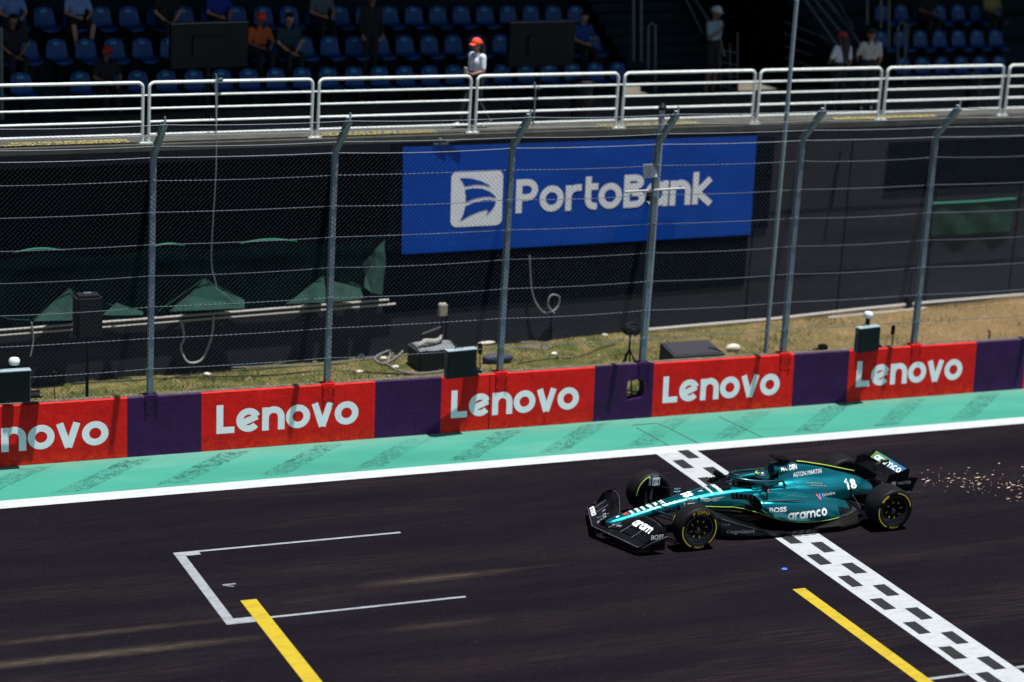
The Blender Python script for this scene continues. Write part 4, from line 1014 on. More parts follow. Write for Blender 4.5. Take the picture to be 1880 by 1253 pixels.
def xt2(g, X, zt): pass
g2, X2 = pole('lighting_mast', 'very tall thin grey mast rising out of the frame behind the fifth fence post', 1403, 648, 1465, 0, 38.1, .042, M_GALV)
# ================================================================== TRACKSIDE EQUIPMENT on and behind the wall
def lightbox(u0, u1, vt, vb, lab, dome=None, yaw=0, dep=.30):
    a = AY(u0, vb, WF-dep); b = AY(u1, vb-.065*(u1-u0)-4, WF-dep); t_ = AY(u0, vt, WF-dep); W_ = (b-a).length; H_ = t_.z-a.z
    cx = (a.x+b.x)/2; g = empty('signal_panel', (cx, WF-dep, a.z), lab, 'light panel', 'trackside signal panels on the wall'); g.rotation_euler[2] = yaw
    m = MB(); m.box((0, .05, H_/2), (W_, .13, H_), bev=.012); obj('housing', m, M_GREY, g, local=True)
    m = MB(); m.box((.0, -.022, H_/2), (W_*.97, .02, H_*.96), bev=.006); obj('display', m, M_SCREEN, g, local=True)
    m = MB(); m.box((0, .05, H_+.008), (W_*1.02, .16, .02), bev=.004); obj('hood', m, mat('pale_hood', (.25, .33, .36), .5), g, local=True)
    m = MB(); m.box((W_/2+.10, .28, .03), (.26, .30, .05), bev=.01); m.box((W_/2-.03, .2, .12), (.05, .22, .2)); obj('bracket', m, M_BLACK, g, local=True)
    m = MB(); m.box((W_/2+.2, .14, .05), (.035, .035, .03), bev=.006); obj('bolt', m, M_GALV, g, local=True)
    if dome:
        x, h = dome; m = MB(); m.tube([(x, .24, 0), (x, .24, H_+h)], .045, 10); o = obj('sensor_stem', m, M_BLACK, g, local=True)
        m = MB(); m.tube([(x, .24, H_+h), (x, .24, H_+h+.03), (x, .24, H_+h+.075), (x, .24, H_+h+.11), (x, .24, H_+h+.12)], [.075, .092, .092, .07, .02], 16); obj('sensor_dome', m, M_WHITEP, o, local=True, smooth=40)
    m = MB()
    for k in range(5): m.box((-W_/2-.001, .04, H_*(.25+.12*k)), (.006, .08, .012))
    m.tube([(-W_*.2, .06, H_+.015), (-W_*.2, .06, H_+.05), (W_*.05, .06, H_+.05), (W_*.05, .06, H_+.015)], .008, 6); obj('vents_and_handle', m, M_BLACK, g, local=True)
    m = MB(); m.tube([(W_/2, .25, .1), (W_/2+.12, .3, .28), (W_/2+.2, .35, .1), (W_/2+.24, .3, .0)], .008, 5); obj('lead', m, M_BLACK, g, local=True)
    return g
lightbox(-60, 56, 688, 745, 'dark signal panel on the wall cut by the left edge, with white dome', (.30, .05), 0)
lightbox(818, 874, 646, 696, 'dark signal panel above the wall between the second and third fence posts, without dome', None, R(6))
lightbox(1571, 1614, 604, 648, 'dark signal panel with white dome on the wall near the rightmost fence posts', (.14, .13), R(8))
# box of a small plate for hanging loudspeaker-like devices
def small(nm, lab, cat, u, v, Y, size, m_, rzz=0, z=None, group=None, bev=.012):
    p = AY(u, v, Y); zz = p.z if z is None else z
    g = empty(nm, (p.x, Y, zz), lab, cat, group); g.rotation_euler[2] = rzz; m = MB(); m.box((0, 0, size[2]/2), size, bev=bev); obj('housing', m, m_, g, local=True); return g, p
g, p = small('wall_sensor', 'small black sensor box on the wall top right of the fifth fence post', 'sensor', 1510, 645, 37.6, (.16, .14, .13), M_BLACK); m = MB(); m.box((-.13, 0, .03), (.12, .1, .04)); obj('arm', m, M_BLACK, g, local=True)
for (u, v, lab) in ((1639, 612, 'small black microphone on a stalk beside the right signal panel'), (881, 650, 'small black microphone on a stalk beside the middle signal panel'), (99, 702, 'small black microphone on a stalk beside the left signal panel')):
    p = AY(u, v, 37.75); g = empty('microphone', (p.x, 37.75, gz(p.x, 37.75)), lab, 'microphone', 'microphones on stalks behind the wall'); m = MB(); h = p.z-.3
    m.tube([(0, 0, 0), (.03, 0, h*.5), (0, 0, h)], .009, 6); obj('stalk', m, M_BLACK, g, local=True)
    m = MB(); m.tube([(0, 0, h-.02), (0, 0, h), (0, 0, h+.16), (0, 0, h+.18)], [.02, .042, .042, .02], 10); obj('head', m, M_BLACK, g, local=True)
# red peg on the right
p = AY(1817, 612, 37.7); m = MB(); m.tube([(p.x, 37.7, .3), (p.x, 37.7, p.z+.02), (p.x-.04, 37.7, p.z+.06)], .02, 6); tag(obj('marker_peg', m, mat('rust_red', (.25, .03, .02), .8)), 'small rusty red peg behind the wall at the far right', 'peg')
# tripod with camera
c = G(1160, 650, .3); g = empty('camera_tripod', (AY(1154, 660, 38.0).x, 38.0, .3), 'black camera on a low tripod left of the fourth fence post', 'camera'); hh = AY(1154, 640, 38.0).z-.3
for dx, dy in ((-.42, -.12), (.34, -.10), (-.08, .25), (.02, -.2)):
    m = MB(); m.tube([(0, 0, hh), (dx*.55, dy*.5, hh*.5), (dx, dy, 0)], .016, 6); obj('leg', m, M_BLACK, g, local=True)
m = MB(); m.cyl((0, 0, hh-.05), (0, 0, hh+.28), .02, 8); obj('column', m, M_BLACK, g, local=True)
m = MB(); m.box((.02, 0, hh+.36), (.30, .2, .16), bev=.02); m.cyl((-.0, -.1, hh+.36), (-.0, -.22, hh+.36), .06, 12); obj('camera_body', m, M_BLACK, g, local=True)
m = MB(); m.tube([(-.1, 0, hh+.46), (.0, 0, hh+.5), (.1, 0, hh+.46)], .02, 6); obj('handle', m, M_BLACK, g, local=True)
# wedge box
a, b, c, d = AY(1205, 660, 38.0), AY(1332, 652, 38.0), G(1298, 627, .3), G(1207, 633, .3)
X0, X1 = a.x, b.x-.02; g = empty('wedge_speaker', (X0, 38.0, .3), 'low black wedge shaped box on the grass right of the fourth fence post', 'speaker')
m = MB(); zb, y0, y1 = .3, 38.5, 39.15; z1, z2 = AY(1285, 653, 38.5).z, AY(1250, 627, 39.15).z; X0, X1 = AY(1239, 655, 38.5).x, AY(1331, 650, 38.5).x
V8 = [(X0, y0, zb), (X1, y0, zb), (X1-.05, y1, zb), (X0, y1, zb), (X0, y0, z1), (X1, y0, z1), (X1-.05, y1, z2), (X0, y1, z2)]
i = 0; m.v += V8
for q in ((0, 1, 2, 3), (4, 5, 6, 7), (0, 1, 5, 4), (1, 2, 6, 5), (2, 3, 7, 6), (3, 0, 4, 7)): m.f.append(q); m.m.append(0)
obj('cabinet', m, mat('speaker_black', (.010, .010, .014), .75), g, smooth=0)
m = MB(); m.quad((X0+.04, y0+.05, z1+.02), (X1-.06, y0+.05, z1+.02), (X1-.10, y1-.05, z2-.005+.012), (X0+.04, y1-.05, z2-.005+.012)); obj('grille', m, mat('speaker_grille', (.014, .013, .022), .8, var=.5, vscale=60), g, smooth=0)
# black padded column on tripod at the left
p = AY(161, 540, 38.3); pb = AY(157, 722, 38.1); g = empty('tripod_speaker', (p.x, 38.3, .3), 'tall black column speaker on a tripod stand left of the first fence post', 'speaker'); zt = p.z-.3; zm = AY(161, 620, 38.3).z-.3
m = MB(); m.box((0, 0, (zt+zm)/2), (.46, .34, zt-zm), bev=.05); obj('cabinet', m, M_BLACK, g, local=True)
m = MB(); m.box((0, 0, zt+.01), (.14, .1, .03), bev=.01); obj('top_grip', m, M_GREY, g, local=True)
m = MB(); m.cyl((0, 0, .05), (0, 0, zm+.02), .028, 10); obj('pole', m, M_BLACK, g, local=True)
for k in range(3):
    an = k*2.09+.4; m = MB(); m.tube([(0, 0, .32), (.28*math.cos(an), .2*math.sin(an), .0)], .016, 6); obj('leg', m, M_BLACK, g, local=True)
# concrete block with sheet, sandbags, rolled mat, cables
p = AY(806, 625, 40.3); g = empty('concrete_block', (p.x, 40.1, .3), 'dark low block covered by a pale sheet left of the middle signal panel', 'block')
m = MB(); m.box((0, .35, .19), (.92, .66, .38), bev=.03); obj('block_body', m, M_BLACK, g, local=True)
m = MB(); rows = [[(x*.44, y*.62+.06, .395+.01*math.sin(x*5+y*3)-.03*(abs(x) > .95)) for x in np.linspace(-1, 1, 9)] for y in np.linspace(0, 1, 5)]; m.grid(rows); obj('sheet', m, mat('pale_sheet', (.13, .14, .15), .8, var=.3, vscale=5), g, local=True)
m = MB(); m.tube([(-.38, .30, .43), (-.22, .36, .49), (0, .38, .47), (.12, .45, .50), (.18, .52, .58)], [.03, .06, .055, .035, .02], 8); obj('sandbag', m, mat('sandbag_grey', (.27, .26, .24), .9), g, local=True)
p = AY(812, 580, 40.6); g = empty('junction_box', (p.x, 40.6, .3), 'beige upright box on a stick behind the concrete block', 'box'); zt = p.z-.3
m = MB(); m.cyl((0, 0, 0), (0, 0, zt), .02, 8); obj('stick', m, M_BLACK, g, local=True)
m = MB(); m.box((0, 0, zt+.12), (.17, .12, .25), bev=.02); obj('box_body', m, mat('beige_box', (.36, .33, .26), .7), g, local=True)
def lump(nm, lab, cat, u, v, size, m_, z=.3, seed=1):
    p = G(u, v, z); rr = random.Random(seed); m = MB(); n = 10
    for i in range(1):
        rows = []
        for a_ in range(7):
            th = PI*a_/6; rows.append([(p.x+size[0]/2*math.sin(th)*math.cos(2*PI*j/n)*(1+rr.uniform(-.15, .15)), p.y+size[1]/2*math.sin(th)*math.sin(2*PI*j/n)*(1+rr.uniform(-.12, .12)), z+size[2]*.45+size[2]/2*math.cos(th)) for j in range(n)])
        m.grid(rows, closeV=True)
    return tag(obj(nm, m, m_, smooth=50), lab, cat)
lump('sandbag', 'flat pale sandbag lying between the concrete block and the third fence post', 'sandbag', 886, 632, (.55, .35, .12), M_STONE)
lump('rolled_mat', 'dark blue rolled mat lying by the foot of the third fence post', 'mat', 912, 668, (.66, .26, .22), mat('mat_navy', (.02, .025, .06), .7), seed=3)
lump('bottle', 'small clear bottle lying in the grass between the third and fourth fence posts', 'bottle', 1017, 652, (.14, .06, .06), M_WHITEP, seed=4)
for i, (u, v, s_, lab) in enumerate(((662, 655, .12, 'largest pale stone beside the start of the cable bundle'), (398, 672, .14, 'pale stone in the grass between the first two posts'), (1110, 618, .1, 'pale stone under the dark wall near the camera tripod'), (704, 660, .10, 'white stone at the cable knot'), (726, 676, .10, 'white stone right below the cable knot'), (660, 685, .10, 'white stone just above the purple wall section'), (380, 690, .11, 'flat white stone near the wall left of the second post'))):
    lump('stone', lab, 'stone', u, v, (s_*1.4, s_, s_*.6), M_STONE, seed=10+i)['group'] = 'pale stones in the grass'
lump('broken_concrete', 'pale broken lump of concrete right of the wedge box', 'rubble', 1346, 645, (.32, .2, .16), M_STONE, seed=30)
# white pebbles/litter
m = MB()
for _ in range(160):
    X = random.uniform(8, 32); Y = random.uniform(37.7, 40.3+BSL*(X-10)); s_ = random.uniform(.008, .022); m.sphere((X, Y, gz(X, Y)+s_*.3), s_, (1.4, 1, .6), 6)
tag(obj('gravel', m, M_STONE, smooth=0), 'tiny scattered pale pebbles in the dry grass', 'gravel', kind='stuff')
def cable(lab, pts, r=.014, m_=None, grp=None, cat='cable'):
    m = MB(); P = [Vector(p) for p in pts]; Q = []
    for i in range(len(P)-1):
        p0, p1, p2, p3 = P[max(i-1, 0)], P[i], P[i+1], P[min(i+2, len(P)-1)]
        for k in range(6):
            t_ = k/6; Q.append(.5*((2*p1)+(-p0+p2)*t_+(2*p0-5*p1+4*p2-p3)*t_*t_+(-p0+3*p1-3*p2+p3)*t_**3))
    Q.append(P[-1]); m.tube(Q, r, 6); return tag(obj('cable', m, m_ or M_CABLE), lab, cat, grp)
gg = lambda u, v, z=.32: G(u, v, z)
cable('grey cable looping from the concrete block down to the wall', [BW(812, 600, -.3), gg(752, 625, .5), gg(735, 650), gg(705, 668), gg(690, 655), gg(745, 632, .45)], .018)
cable('grey cable curving from the block along the grass to the middle signal panel', [gg(752, 622, .5), gg(765, 645), gg(800, 664), gg(845, 655), gg(862, 668)], .018)
cable('pale thin cable lying along the bank from the first fence post to the cable knot', [gg(270, 678), gg(380, 676), gg(520, 672), gg(600, 668), gg(690, 656)], .012)
cable('dark cable sagging low over the grass right of the cable knot', [gg(705, 664), gg(730, 680), gg(770, 686), gg(830, 678)], .016)
cable('grey cable end curling out of the rolled mat', [gg(925, 640), gg(960, 638), gg(1000, 640), gg(1010, 634), gg(985, 628), gg(955, 629)], .014)
cable('pale hose hanging in a U against the dark wall between the first two fence posts', [BW(333, 590, -.08), BW(338, 620, -.10), BW(332, 640, -.1), BW(345, 665, -.15), BW(370, 660, -.12), BW(388, 620, -.1), BW(392, 580, -.06)], .022, M_CABLEW)
cable('long thin white wire dropping across the bay between the first two fence posts', [BW(396, 152, .0), BW(397, 300, -.1), BW(388, 470, -.08), BW(396, 520, -.08), BW(401, 562, -.08)], .009, M_CABLEW)
cable('thin wire ending in a coil on the dark wall below the banner', [BW(972, 470, -.05), BW(976, 530, -.05), BW(986, 560, -.07), BW(1002, 575, -.08), BW(1022, 566, -.08), BW(1027, 546, -.08), BW(1012, 542, -.1), BW(1006, 560, -.1), BW(1018, 576, -.1)], .013, M_CABLEW)
cable('pale upright cable behind the white dome of the left signal panel', [BW(58, 592, -.08), BW(61, 625, -.08), BW(56, 655, -.08)], .014, M_CABLEW)
cable('dark cable running along the back of the barrier wall on the left', [gg(130, 705), gg(230, 700), gg(330, 694), gg(480, 690), gg(600, 682), gg(760, 688)], .013, M_BLACK)
cable('dark cable running across the grass between the first two fence posts', [gg(290, 700), gg(350, 688), gg(450, 680), gg(560, 672), gg(640, 668)], .010, M_BLACK)
cable('grey cable arching from the block and meeting the cable knot from above', [gg(752, 618, .55), gg(742, 630, .42), gg(722, 648), gg(712, 664), gg(720, 640, .36), gg(738, 622, .5)], .014)
cable('blue grey cable beside the cable knot', [gg(690, 660), gg(705, 648), gg(730, 640), gg(750, 630, .4)], .012, M_GREY)
cable('thin dark cable lying between the third fence post and the camera tripod', [gg(950, 668), gg(1000, 660), gg(1060, 656), gg(1100, 640), gg(1130, 632)], .010, M_BLACK)
cable('thin dark cable dropping from the right signal panel', [AY(1640, 618, 37.8), AY(1637, 632, 37.8), AY(1634, 640, 37.7)], .008, M_BLACK)
m = MB(); p = BW(1668, 560, -.12); 
g = empty('wall_lamp', p, 'black lamp on the conduit at the foot of the wall behind the sixth fence post', 'lamp'); m.box((0, 0, .06), (.17, .14, .26), bev=.03); obj('housing', m, M_BLACK, g, local=True); m = MB(); m.cyl((0, 0, .18), (0, 0, .75), .015, 6); obj('conduit', m, M_BLACK, g, local=True)
p = BW(808, 262, -.05); g = empty('wall_bracket', p, 'small pale bracket on the dark wall just left of the banner top', 'bracket'); m = MB(); m.sphere((0, 0, .05), .045, n=8); m.box((.02, 0, -.03), (.3, .05, .03)); obj('lamp_head', m, M_GREY, g, local=True); m = MB(); m.tube([(.12, 0, .02), (.5, 0, .05)], .012, 6); obj('arm', m, M_GREY, g, local=True)
for (u, v) in ((398, 135), (982, 150)):
    p = BW(u, v+18, .08); side = 'left' if u < 500 else 'right'
    g = empty('rail_antenna', (p.x, p.y, p.z), 'thin pale antenna rod clipped to the rail by the %s dark screen' % side, 'antenna'); m = MB(); m.tube([(0, -.03, -.9), (0, -.03, .02), (-.03, -.03, .18)], .012, 6); obj('rod', m, M_CABLEW, g, local=True)
    m = MB(); m.sphere((.06, -.03, .07), .05, (1.2, .7, .7), 8); obj('tip', m, M_GREY, g, local=True)
# ================================================================== RACE CAR  (local: x rearward from the front axle, y across, -y = near side, z up)
CX, CY = 17.02, 31.80
car = empty('race_car', (CX, CY, .004), 'dark green and black open-wheel racing car number 18 crossing the start line', 'race car')
def paint(name, col, rough, metal, coat, **k): return mat(name, col, rough, metal, coat, **k)
M_TEAL = paint('car_green_metallic', (.0, .205, .245), .33, .86, .8)
M_CARB = mat('carbon_black', (.0022, .0024, .0034), .30, coat=.25, spec=.28)
M_CARBM = mat('carbon_bronze', (.035, .03, .026), .4, metal=.5, coat=.4)
M_LIME = mat('lime_stripe', (.36, .50, .05), .5)
M_DEC = mat('decal_white', (.75, .80, .80), .5)
M_DECG = mat('decal_grey', (.30, .34, .36), .5)
M_DECR = mat('decal_red', (.7, .06, .03), .5); M_DECB = mat('decal_blue', (.03, .15, .6), .5)
M_TYRE = mat('tyre_rubber', (.0052, .0048, .0072), .8, var=.3, vscale=10, spec=.15); M_SIDE = mat('tyre_sidewall', (.0035, .0035, .005), .55, spec=.2)
M_TYEL = mat('tyre_yellow', (.62, .50, .03), .6); M_RIM = mat('wheel_cover_black', (.0025, .0025, .0035), .22, coat=.3, spec=.3); M_CHR = mat('bare_metal', (.35, .36, .38), .3, metal=.9)
M_HOLE = mat('intake_dark', (.002, .002, .003), .9)
def cr(p0, p1, p2, p3, t): return .5*((2*p1)+(-p0+p2)*t+(2*p0-5*p1+4*p2-p3)*t*t+(-p0+3*p1-3*p2+p3)*t**3)
def smooth_keys(keys, nsub=6, psub=3):
    """keys: [(x, [(y, z)...])] -> rows of 3D points, interpolated along x and around the profile"""
    K = []
    for x, prof in keys:
        P = [np.array(p, float) for p in prof]; Q = []
        for i in range(len(P)-1):
            for k in range(psub): Q.append(cr(P[max(i-1, 0)], P[i], P[i+1], P[min(i+2, len(P)-1)], k/psub))
        Q.append(P[-1]); K.append(np.array([(x, q[0], q[1]) for q in Q]))
    rows = []
    for i in range(len(K)-1):
        for k in range(nsub): rows.append(cr(K[max(i-1, 0)], K[i], K[i+1], K[min(i+2, len(K)-1)], k/nsub))
    rows.append(K[-1]); return rows
def mirror_rows(rows):
    out = []
    for r_ in rows:
        L = [np.array((p[0], -p[1], p[2])) for p in r_[::-1]]; out.append(L+[p for p in r_[1:]])
    return out
# ---- nose and monocoque (half profile from the crown down to the keel)
nose_keys = [(-1.16, [(0, .235), (.03, .23), (.05, .205), (.045, .18), (.0, .17)]),
    (-1.08, [(0, .275), (.05, .27), (.085, .235), (.075, .19), (.0, .18)]),
    (-.85, [(0, .335), (.07, .33), (.115, .285), (.10, .225), (.0, .21)]),
    (-.45, [(0, .43), (.085, .425), (.135, .37), (.12, .295), (.0, .28)]),
    (0, [(0, .53), (.10, .525), (.155, .46), (.14, .36), (.0, .32)]),
    (.5, [(0, .62), (.14, .61), (.205, .53), (.18, .36), (.0, .28)]),
    (.95, [(0, .68), (.18, .665), (.255, .575), (.235, .32), (.0, .2)]),
    (1.3, [(0, .70), (.23, .68), (.30, .59), (.29, .28), (.0, .14)]),
    (1.7, [(0, .69), (.26, .68), (.345, .60), (.34, .26), (.0, .12)]),
    (2.1, [(0, .69), (.26, .68), (.35, .60), (.34, .26), (.0, .12)])]
rows = mirror_rows(smooth_keys(nose_keys, 6, 4)); nc = len(rows[0])
def open_cock(i, j):
    p = (rows[i][j]+rows[i+1][(j+1) % nc])/2; e = ((p[0]-1.48)/.40)**2+(p[1]/.245)**2
    return e < 1 and p[2] > .55
def nose_m(i, j):
    p = (rows[i][j]+rows[i+1][j+1])/2; lo = .46 if p[0] > .9 else .30+.17*(p[0]+1.1)/2.0
    return 0 if p[2] > lo-.06 else 1
mb = MB(); mb.grid(rows, mf=nose_m, skip=open_cock); mb.poly([tuple(p) for p in rows[0]], 0)
body = obj('monocoque', mb, [M_TEAL, M_CARB], car, local=True, smooth=50)
mb = MB(); cz = [(.70, 1.0), (.62, .98), (.45, .9), (.36, .75)]
mb.grid([[(1.48+.405*k*math.cos(2*PI*j/24), .25*k*math.sin(2*PI*j/24), z) for j in range(24)] for z, k in cz], closeV=True)
mb.poly([(1.48+.30*math.cos(2*PI*j/24), .19*math.sin(2*PI*j/24), .36) for j in range(24)]); obj('cockpit_liner', mb, M_HOLE, car, local=True)
mb = MB(); mb.tube([(1.48+.40*math.cos(a), .258*math.sin(a), .705+.03*math.cos(a)) for a in np.linspace(R(-115), R(115), 20)], .038, 8); obj('headrest_surround', mb, M_TEAL, car, local=True)
# ---- engine cover
ec_keys = [(1.86, [(0, .97), (.07, .96), (.125, .90), (.13, .80), (.17, .70), (.30, .63), (.36, .45)]),
    (2.02, [(0, .985), (.06, .975), (.11, .91), (.135, .80), (.20, .71), (.33, .64), (.39, .44)]),
    (2.35, [(0, .945), (.045, .93), (.08, .86), (.13, .76), (.23, .69), (.36, .62), (.42, .42)]),
    (2.7, [(0, .87), (.04, .85), (.08, .78), (.13, .71), (.22, .655), (.34, .58), (.38, .38)]),
    (3.05, [(0, .765), (.035, .75), (.07, .71), (.12, .67), (.20, .62), (.28, .53), (.30, .34)]),
    (3.4, [(0, .66), (.03, .65), (.06, .635), (.11, .61), (.18, .55), (.22, .46), (.22, .32)]),
    (3.72, [(0, .50), (.02, .498), (.04, .49), (.07, .47), (.10, .44), (.12, .39), (.12, .30)])]
er = mirror_rows(smooth_keys(ec_keys, 7, 4)); mb = MB(); mb.grid(er, mf=lambda i, j: 0 if er[i][j][2] > .36 else 1); mb.poly([tuple(p) for p in er[-1]], 1)
cover = obj('engine_cover', mb, [M_TEAL, M_CARB], car, local=True, smooth=50)
mb = MB(); mb.tube([(1.79, 0, .89), (1.87, 0, .89)], [.115, .11], 16); o = obj('air_intake', mb, M_TEAL, car, local=True)
mb = MB(); mb.tube([(1.785, 0, .89), (1.81, 0, .89)], [.095, .08], 16); obj('intake_mouth', mb, M_HOLE, o, local=True)
mb = MB(); mb.box((1.90, 0, .80), (.16, .07, .3), bev=.02); mb.box((1.84, 0, .76), (.05, .22, .16), bev=.02); obj('roll_hoop', mb, M_CARB, car, local=True)
mb = MB(); mb.slab([(1.90, -.03, .96), (1.88, -.03, 1.06), (2.00, -.03, 1.07), (2.14, -.03, .97)], (0, 1, 0), .056); mb.slab([(1.80, -.10, 1.085), (2.08, -.13, 1.03), (2.08, .13, 1.03), (1.80, .10, 1.085)], (0, 0, 1), .028)
obj('camera_housing', mb, M_CARB, car, local=True, smooth=0)
def bvh_of(o): 
    me = o.data; return BVHTree.FromPolygons([v.co.copy() for v in me.vertices], [tuple(p.vertices) for p in me.polygons])
def PLN(x): return float(np.interp(x, [1.2, 1.45, 1.75, 2.1, 2.6, 3.0], [.42, .34, .235, .20, .20, .21]))
# ---- sidepods (s = distance from the centre line)
sp_keys = [(1.28, [(.26, .60), (.42, .615), (.60, .60), (.68, .55), (.67, .47), (.52, .43), (.34, .43)]),
    (1.48, [(.26, .62), (.42, .63), (.62, .615), (.735, .55), (.74, .35), (.54, .28), (.34, .30)]),
    (1.88, [(.26, .62), (.42, .615), (.63, .585), (.755, .49), (.768, .25), (.56, .20), (.34, .15)]),
    (2.33, [(.25, .58), (.40, .545), (.59, .49), (.725, .40), (.745, .20), (.54, .13), (.33, .10)]),
    (2.73, [(.23, .51), (.36, .45), (.52, .385), (.64, .29), (.67, .16), (.50, .10), (.3, .09)]),
    (3.08, [(.19, .42), (.29, .34), (.42, .27), (.53, .20), (.55, .13), (.40, .09), (.24, .085)]),
    (3.40, [(.13, .32), (.20, .24), (.30, .17), (.38, .125), (.38, .10), (.3, .085), (.16, .08)])]
pods = {}
for sg in (-1, 1):
    rr = [[np.array((p[0], sg*p[1], p[2])) for p in r_] for r_ in smooth_keys(sp_keys, 7, 4)]
    def pm(i, j, rr=rr):
        p = rr[i][j]; line = PLN(p[0])
        return 0 if (p[2] > line) and p[0] < 3.05-.3*(j > 8) else 1
    mb = MB(); mb.grid(rr, mf=pm); mb.poly([tuple(p) for p in rr[-1]], 1)
    pods[sg] = obj('sidepod', mb, [M_TEAL, M_CARB], car, local=True, smooth=50)
    mb = MB(); cen = np.mean(rr[0], axis=0); mb.grid([[tuple(p) for p in rr[0]], [tuple(cen+(p-cen)*.9+np.array((.05, 0, 0))) for p in rr[0]]]); mb.poly([tuple(cen+(p-cen)*.9+np.array((.05, 0, 0))) for p in rr[0]])
    obj('inlet', mb, M_HOLE, pods[sg], local=True)
    # pale bronze shoulder crease
    mb = MB(); mb.tube([(1.30, sg*.655, .595), (1.5, sg*.70, .60), (1.85, sg*.71, .585), (2.1, sg*.68, .56)], [.010, .012, .010, .003], 6); obj('shoulder_lip', mb, M_CARBM, pods[sg], local=True)
    # cooling louvres
    mb = MB()
    bq = bvh_of(cover)
    for rr_ in (0, 1):
        for k in range(6):
            x_ = 2.36+.05*k+.05*rr_; h = bq.ray_cast(Vector((x_, sg*(.25+.055*rr_), 2)), Vector((0, 0, -1)))
            if h[0]: mb.box(h[0]+Vector((0, 0, .004)), (.022, .040, .012))
    obj('louvres', mb, mat('louvre_pale', (.30, .28, .22), .5, metal=.3), cover, local=True)
# ---- floor, edge wing, fences
fl = [(.62, .34), (.75, .58), (.95, .70), (1.3, .76), (2.0, .78), (2.8, .78), (3.1, .70), (3.25, .60), (3.6, .52), (4.0, .5)]
mb = MB(); pts = [(x, y) for x, y in fl]+[(x, -y) for x, y in fl[::-1]]
mb.slab([(x, y, .045) for x, y in pts], (0, 0, 1), .03); obj('floor', mb, M_CARB, car, local=True, smooth=0)
for sg in (-1, 1):
    # raised venturi inlet panel with lettering face
    mb = MB(); R0 = []
    for x, y0, y1, zt in ((.46, .28, .50, .36), (.58, .30, .62, .365), (.72, .34, .69, .32), (.9, .36, .735, .26), (1.15, .38, .765, .18), (1.4, .40, .78, .125), (1.7, .42, .785, .09)):
        R0.append([(x, sg*y0, zt+.02), (x, sg*(y0*.4+y1*.6), zt+.015), (x, sg*(y1-.02), zt), (x, sg*y1, zt-.03), (x, sg*(y1+.01), .07)])
    mb.grid(R0); obj('floor_inlet', mb, M_CARB, car, local=True, smooth=40)
    mb = MB(); mb.tube([(.58, sg*.625, .36), (.80, sg*.715, .295), (1.1, sg*.76, .20), (1.37, sg*.79, .07)], [.008, .012, .014, .012], 6, flat=.5); obj('floor_inlet_lip', mb, M_CARBM, car, local=True)
    mb = MB(); mb.slab([(1.40, sg*.79, .05), (1.15, sg*.79, .17), (1.30, sg*.79, .165), (1.52, sg*.79, .09), (2.7, sg*.80, .11), (2.75, sg*.79, .06)], (0, sg, 0), .012)
    for k in range(4): mb.slab([(1.78+.13*k, sg*.815, .05), (1.80+.13*k, sg*.815, .10), (1.86+.13*k, sg*.815, .10), (1.88+.13*k, sg*.815, .05)], (0, sg, .3), .012)
    obj('floor_edge_wing', mb, M_CARB, car, local=True, smooth=0)
    mb = MB(); mb.grid([[(2.25, sg*.76, .10), (2.25, sg*.60, .115)], [(2.6, sg*.74, .15), (2.6, sg*.56, .16)], [(2.95, sg*.62, .20), (2.95, sg*.46, .21)], [(3.2, sg*.50, .24), (3.2, sg*.34, .25)]]); mb.grid([[(2.25, sg*.76, .09), (2.25, sg*.78, .06)], [(2.6, sg*.74, .14), (2.6, sg*.78, .06)], [(2.95, sg*.62, .19), (2.95, sg*.68, .06)], [(3.2, sg*.50, .23), (3.2, sg*.56, .06)]])
    obj('floor_ramp', mb, M_CARBM, car, local=True, smooth=40)
    mb = MB(); mb.slab([(3.7, sg*.5, .05), (4.15, sg*.5, .28), (4.15, sg*.48, .36), (3.6, sg*.48, .30)], (0, sg, 0), .012); obj('diffuser_fence', mb, M_CARB, car, local=True, smooth=0)
mb = MB(); mb.grid([[(3.5, -.5, .07), (3.5, .5, .07)], [(3.8, -.5, .12), (3.8, .5, .12)], [(4.15, -.5, .30), (4.15, .5, .30)]]); obj('diffuser', mb, M_CARB, car, local=True)
# lime pinstripes following the colour split, both sides
for sg in (-1, 1):
    mb = MB(); mb.tube([(.28, sg*.178, .42), (.42, sg*.197, .44), (.62, sg*.225, .42), (.80, sg*.245, .405), (.98, sg*.275, .40), (1.12, sg*.38, .395), (1.22, sg*.52, .39), (1.32, sg*.64, .385), (1.42, sg*.725, .35)], .005, 6)
    obj('pinstripe', mb, M_LIME, car, local=True)
    b_ = bvh_of(pods[sg]); mb = MB(); P = []
    for x in np.linspace(1.42, 2.75, 16):
        z = PLN(x)
        h = b_.ray_cast(Vector((x, sg*2, z)), Vector((0, -sg, 0)))
        if h[0]: P.append(h[0]+Vector((0, sg*.004, 0)))
    if len(P) > 2: mb.tube(P, .004, 6); obj('pinstripe', mb, M_LIME, pods[sg], local=True)
    mb = MB(); bc = bvh_of(cover); P = []
    for x in np.linspace(2.26, 3.38, 12):
        P.append(Vector((x, sg*.010, np.interp(x, [2.26, 2.34, 2.8, 3.38], [.995, .985, .885, .735]))))
    mb.tube(P, .006, 6); obj('fin_stripe', mb, M_LIME, cover, local=True)
mb = MB(); mb.slab([(2.24, -.008, .93), (2.26, -.008, .995), (2.34, -.008, .985), (2.8, -.008, .885), (3.4, -.008, .735), (3.42, -.008, .60), (2.8, -.008, .80)], (0, 1, 0), .016); obj('shark_fin', mb, M_CARB, cover, local=True, smooth=0)
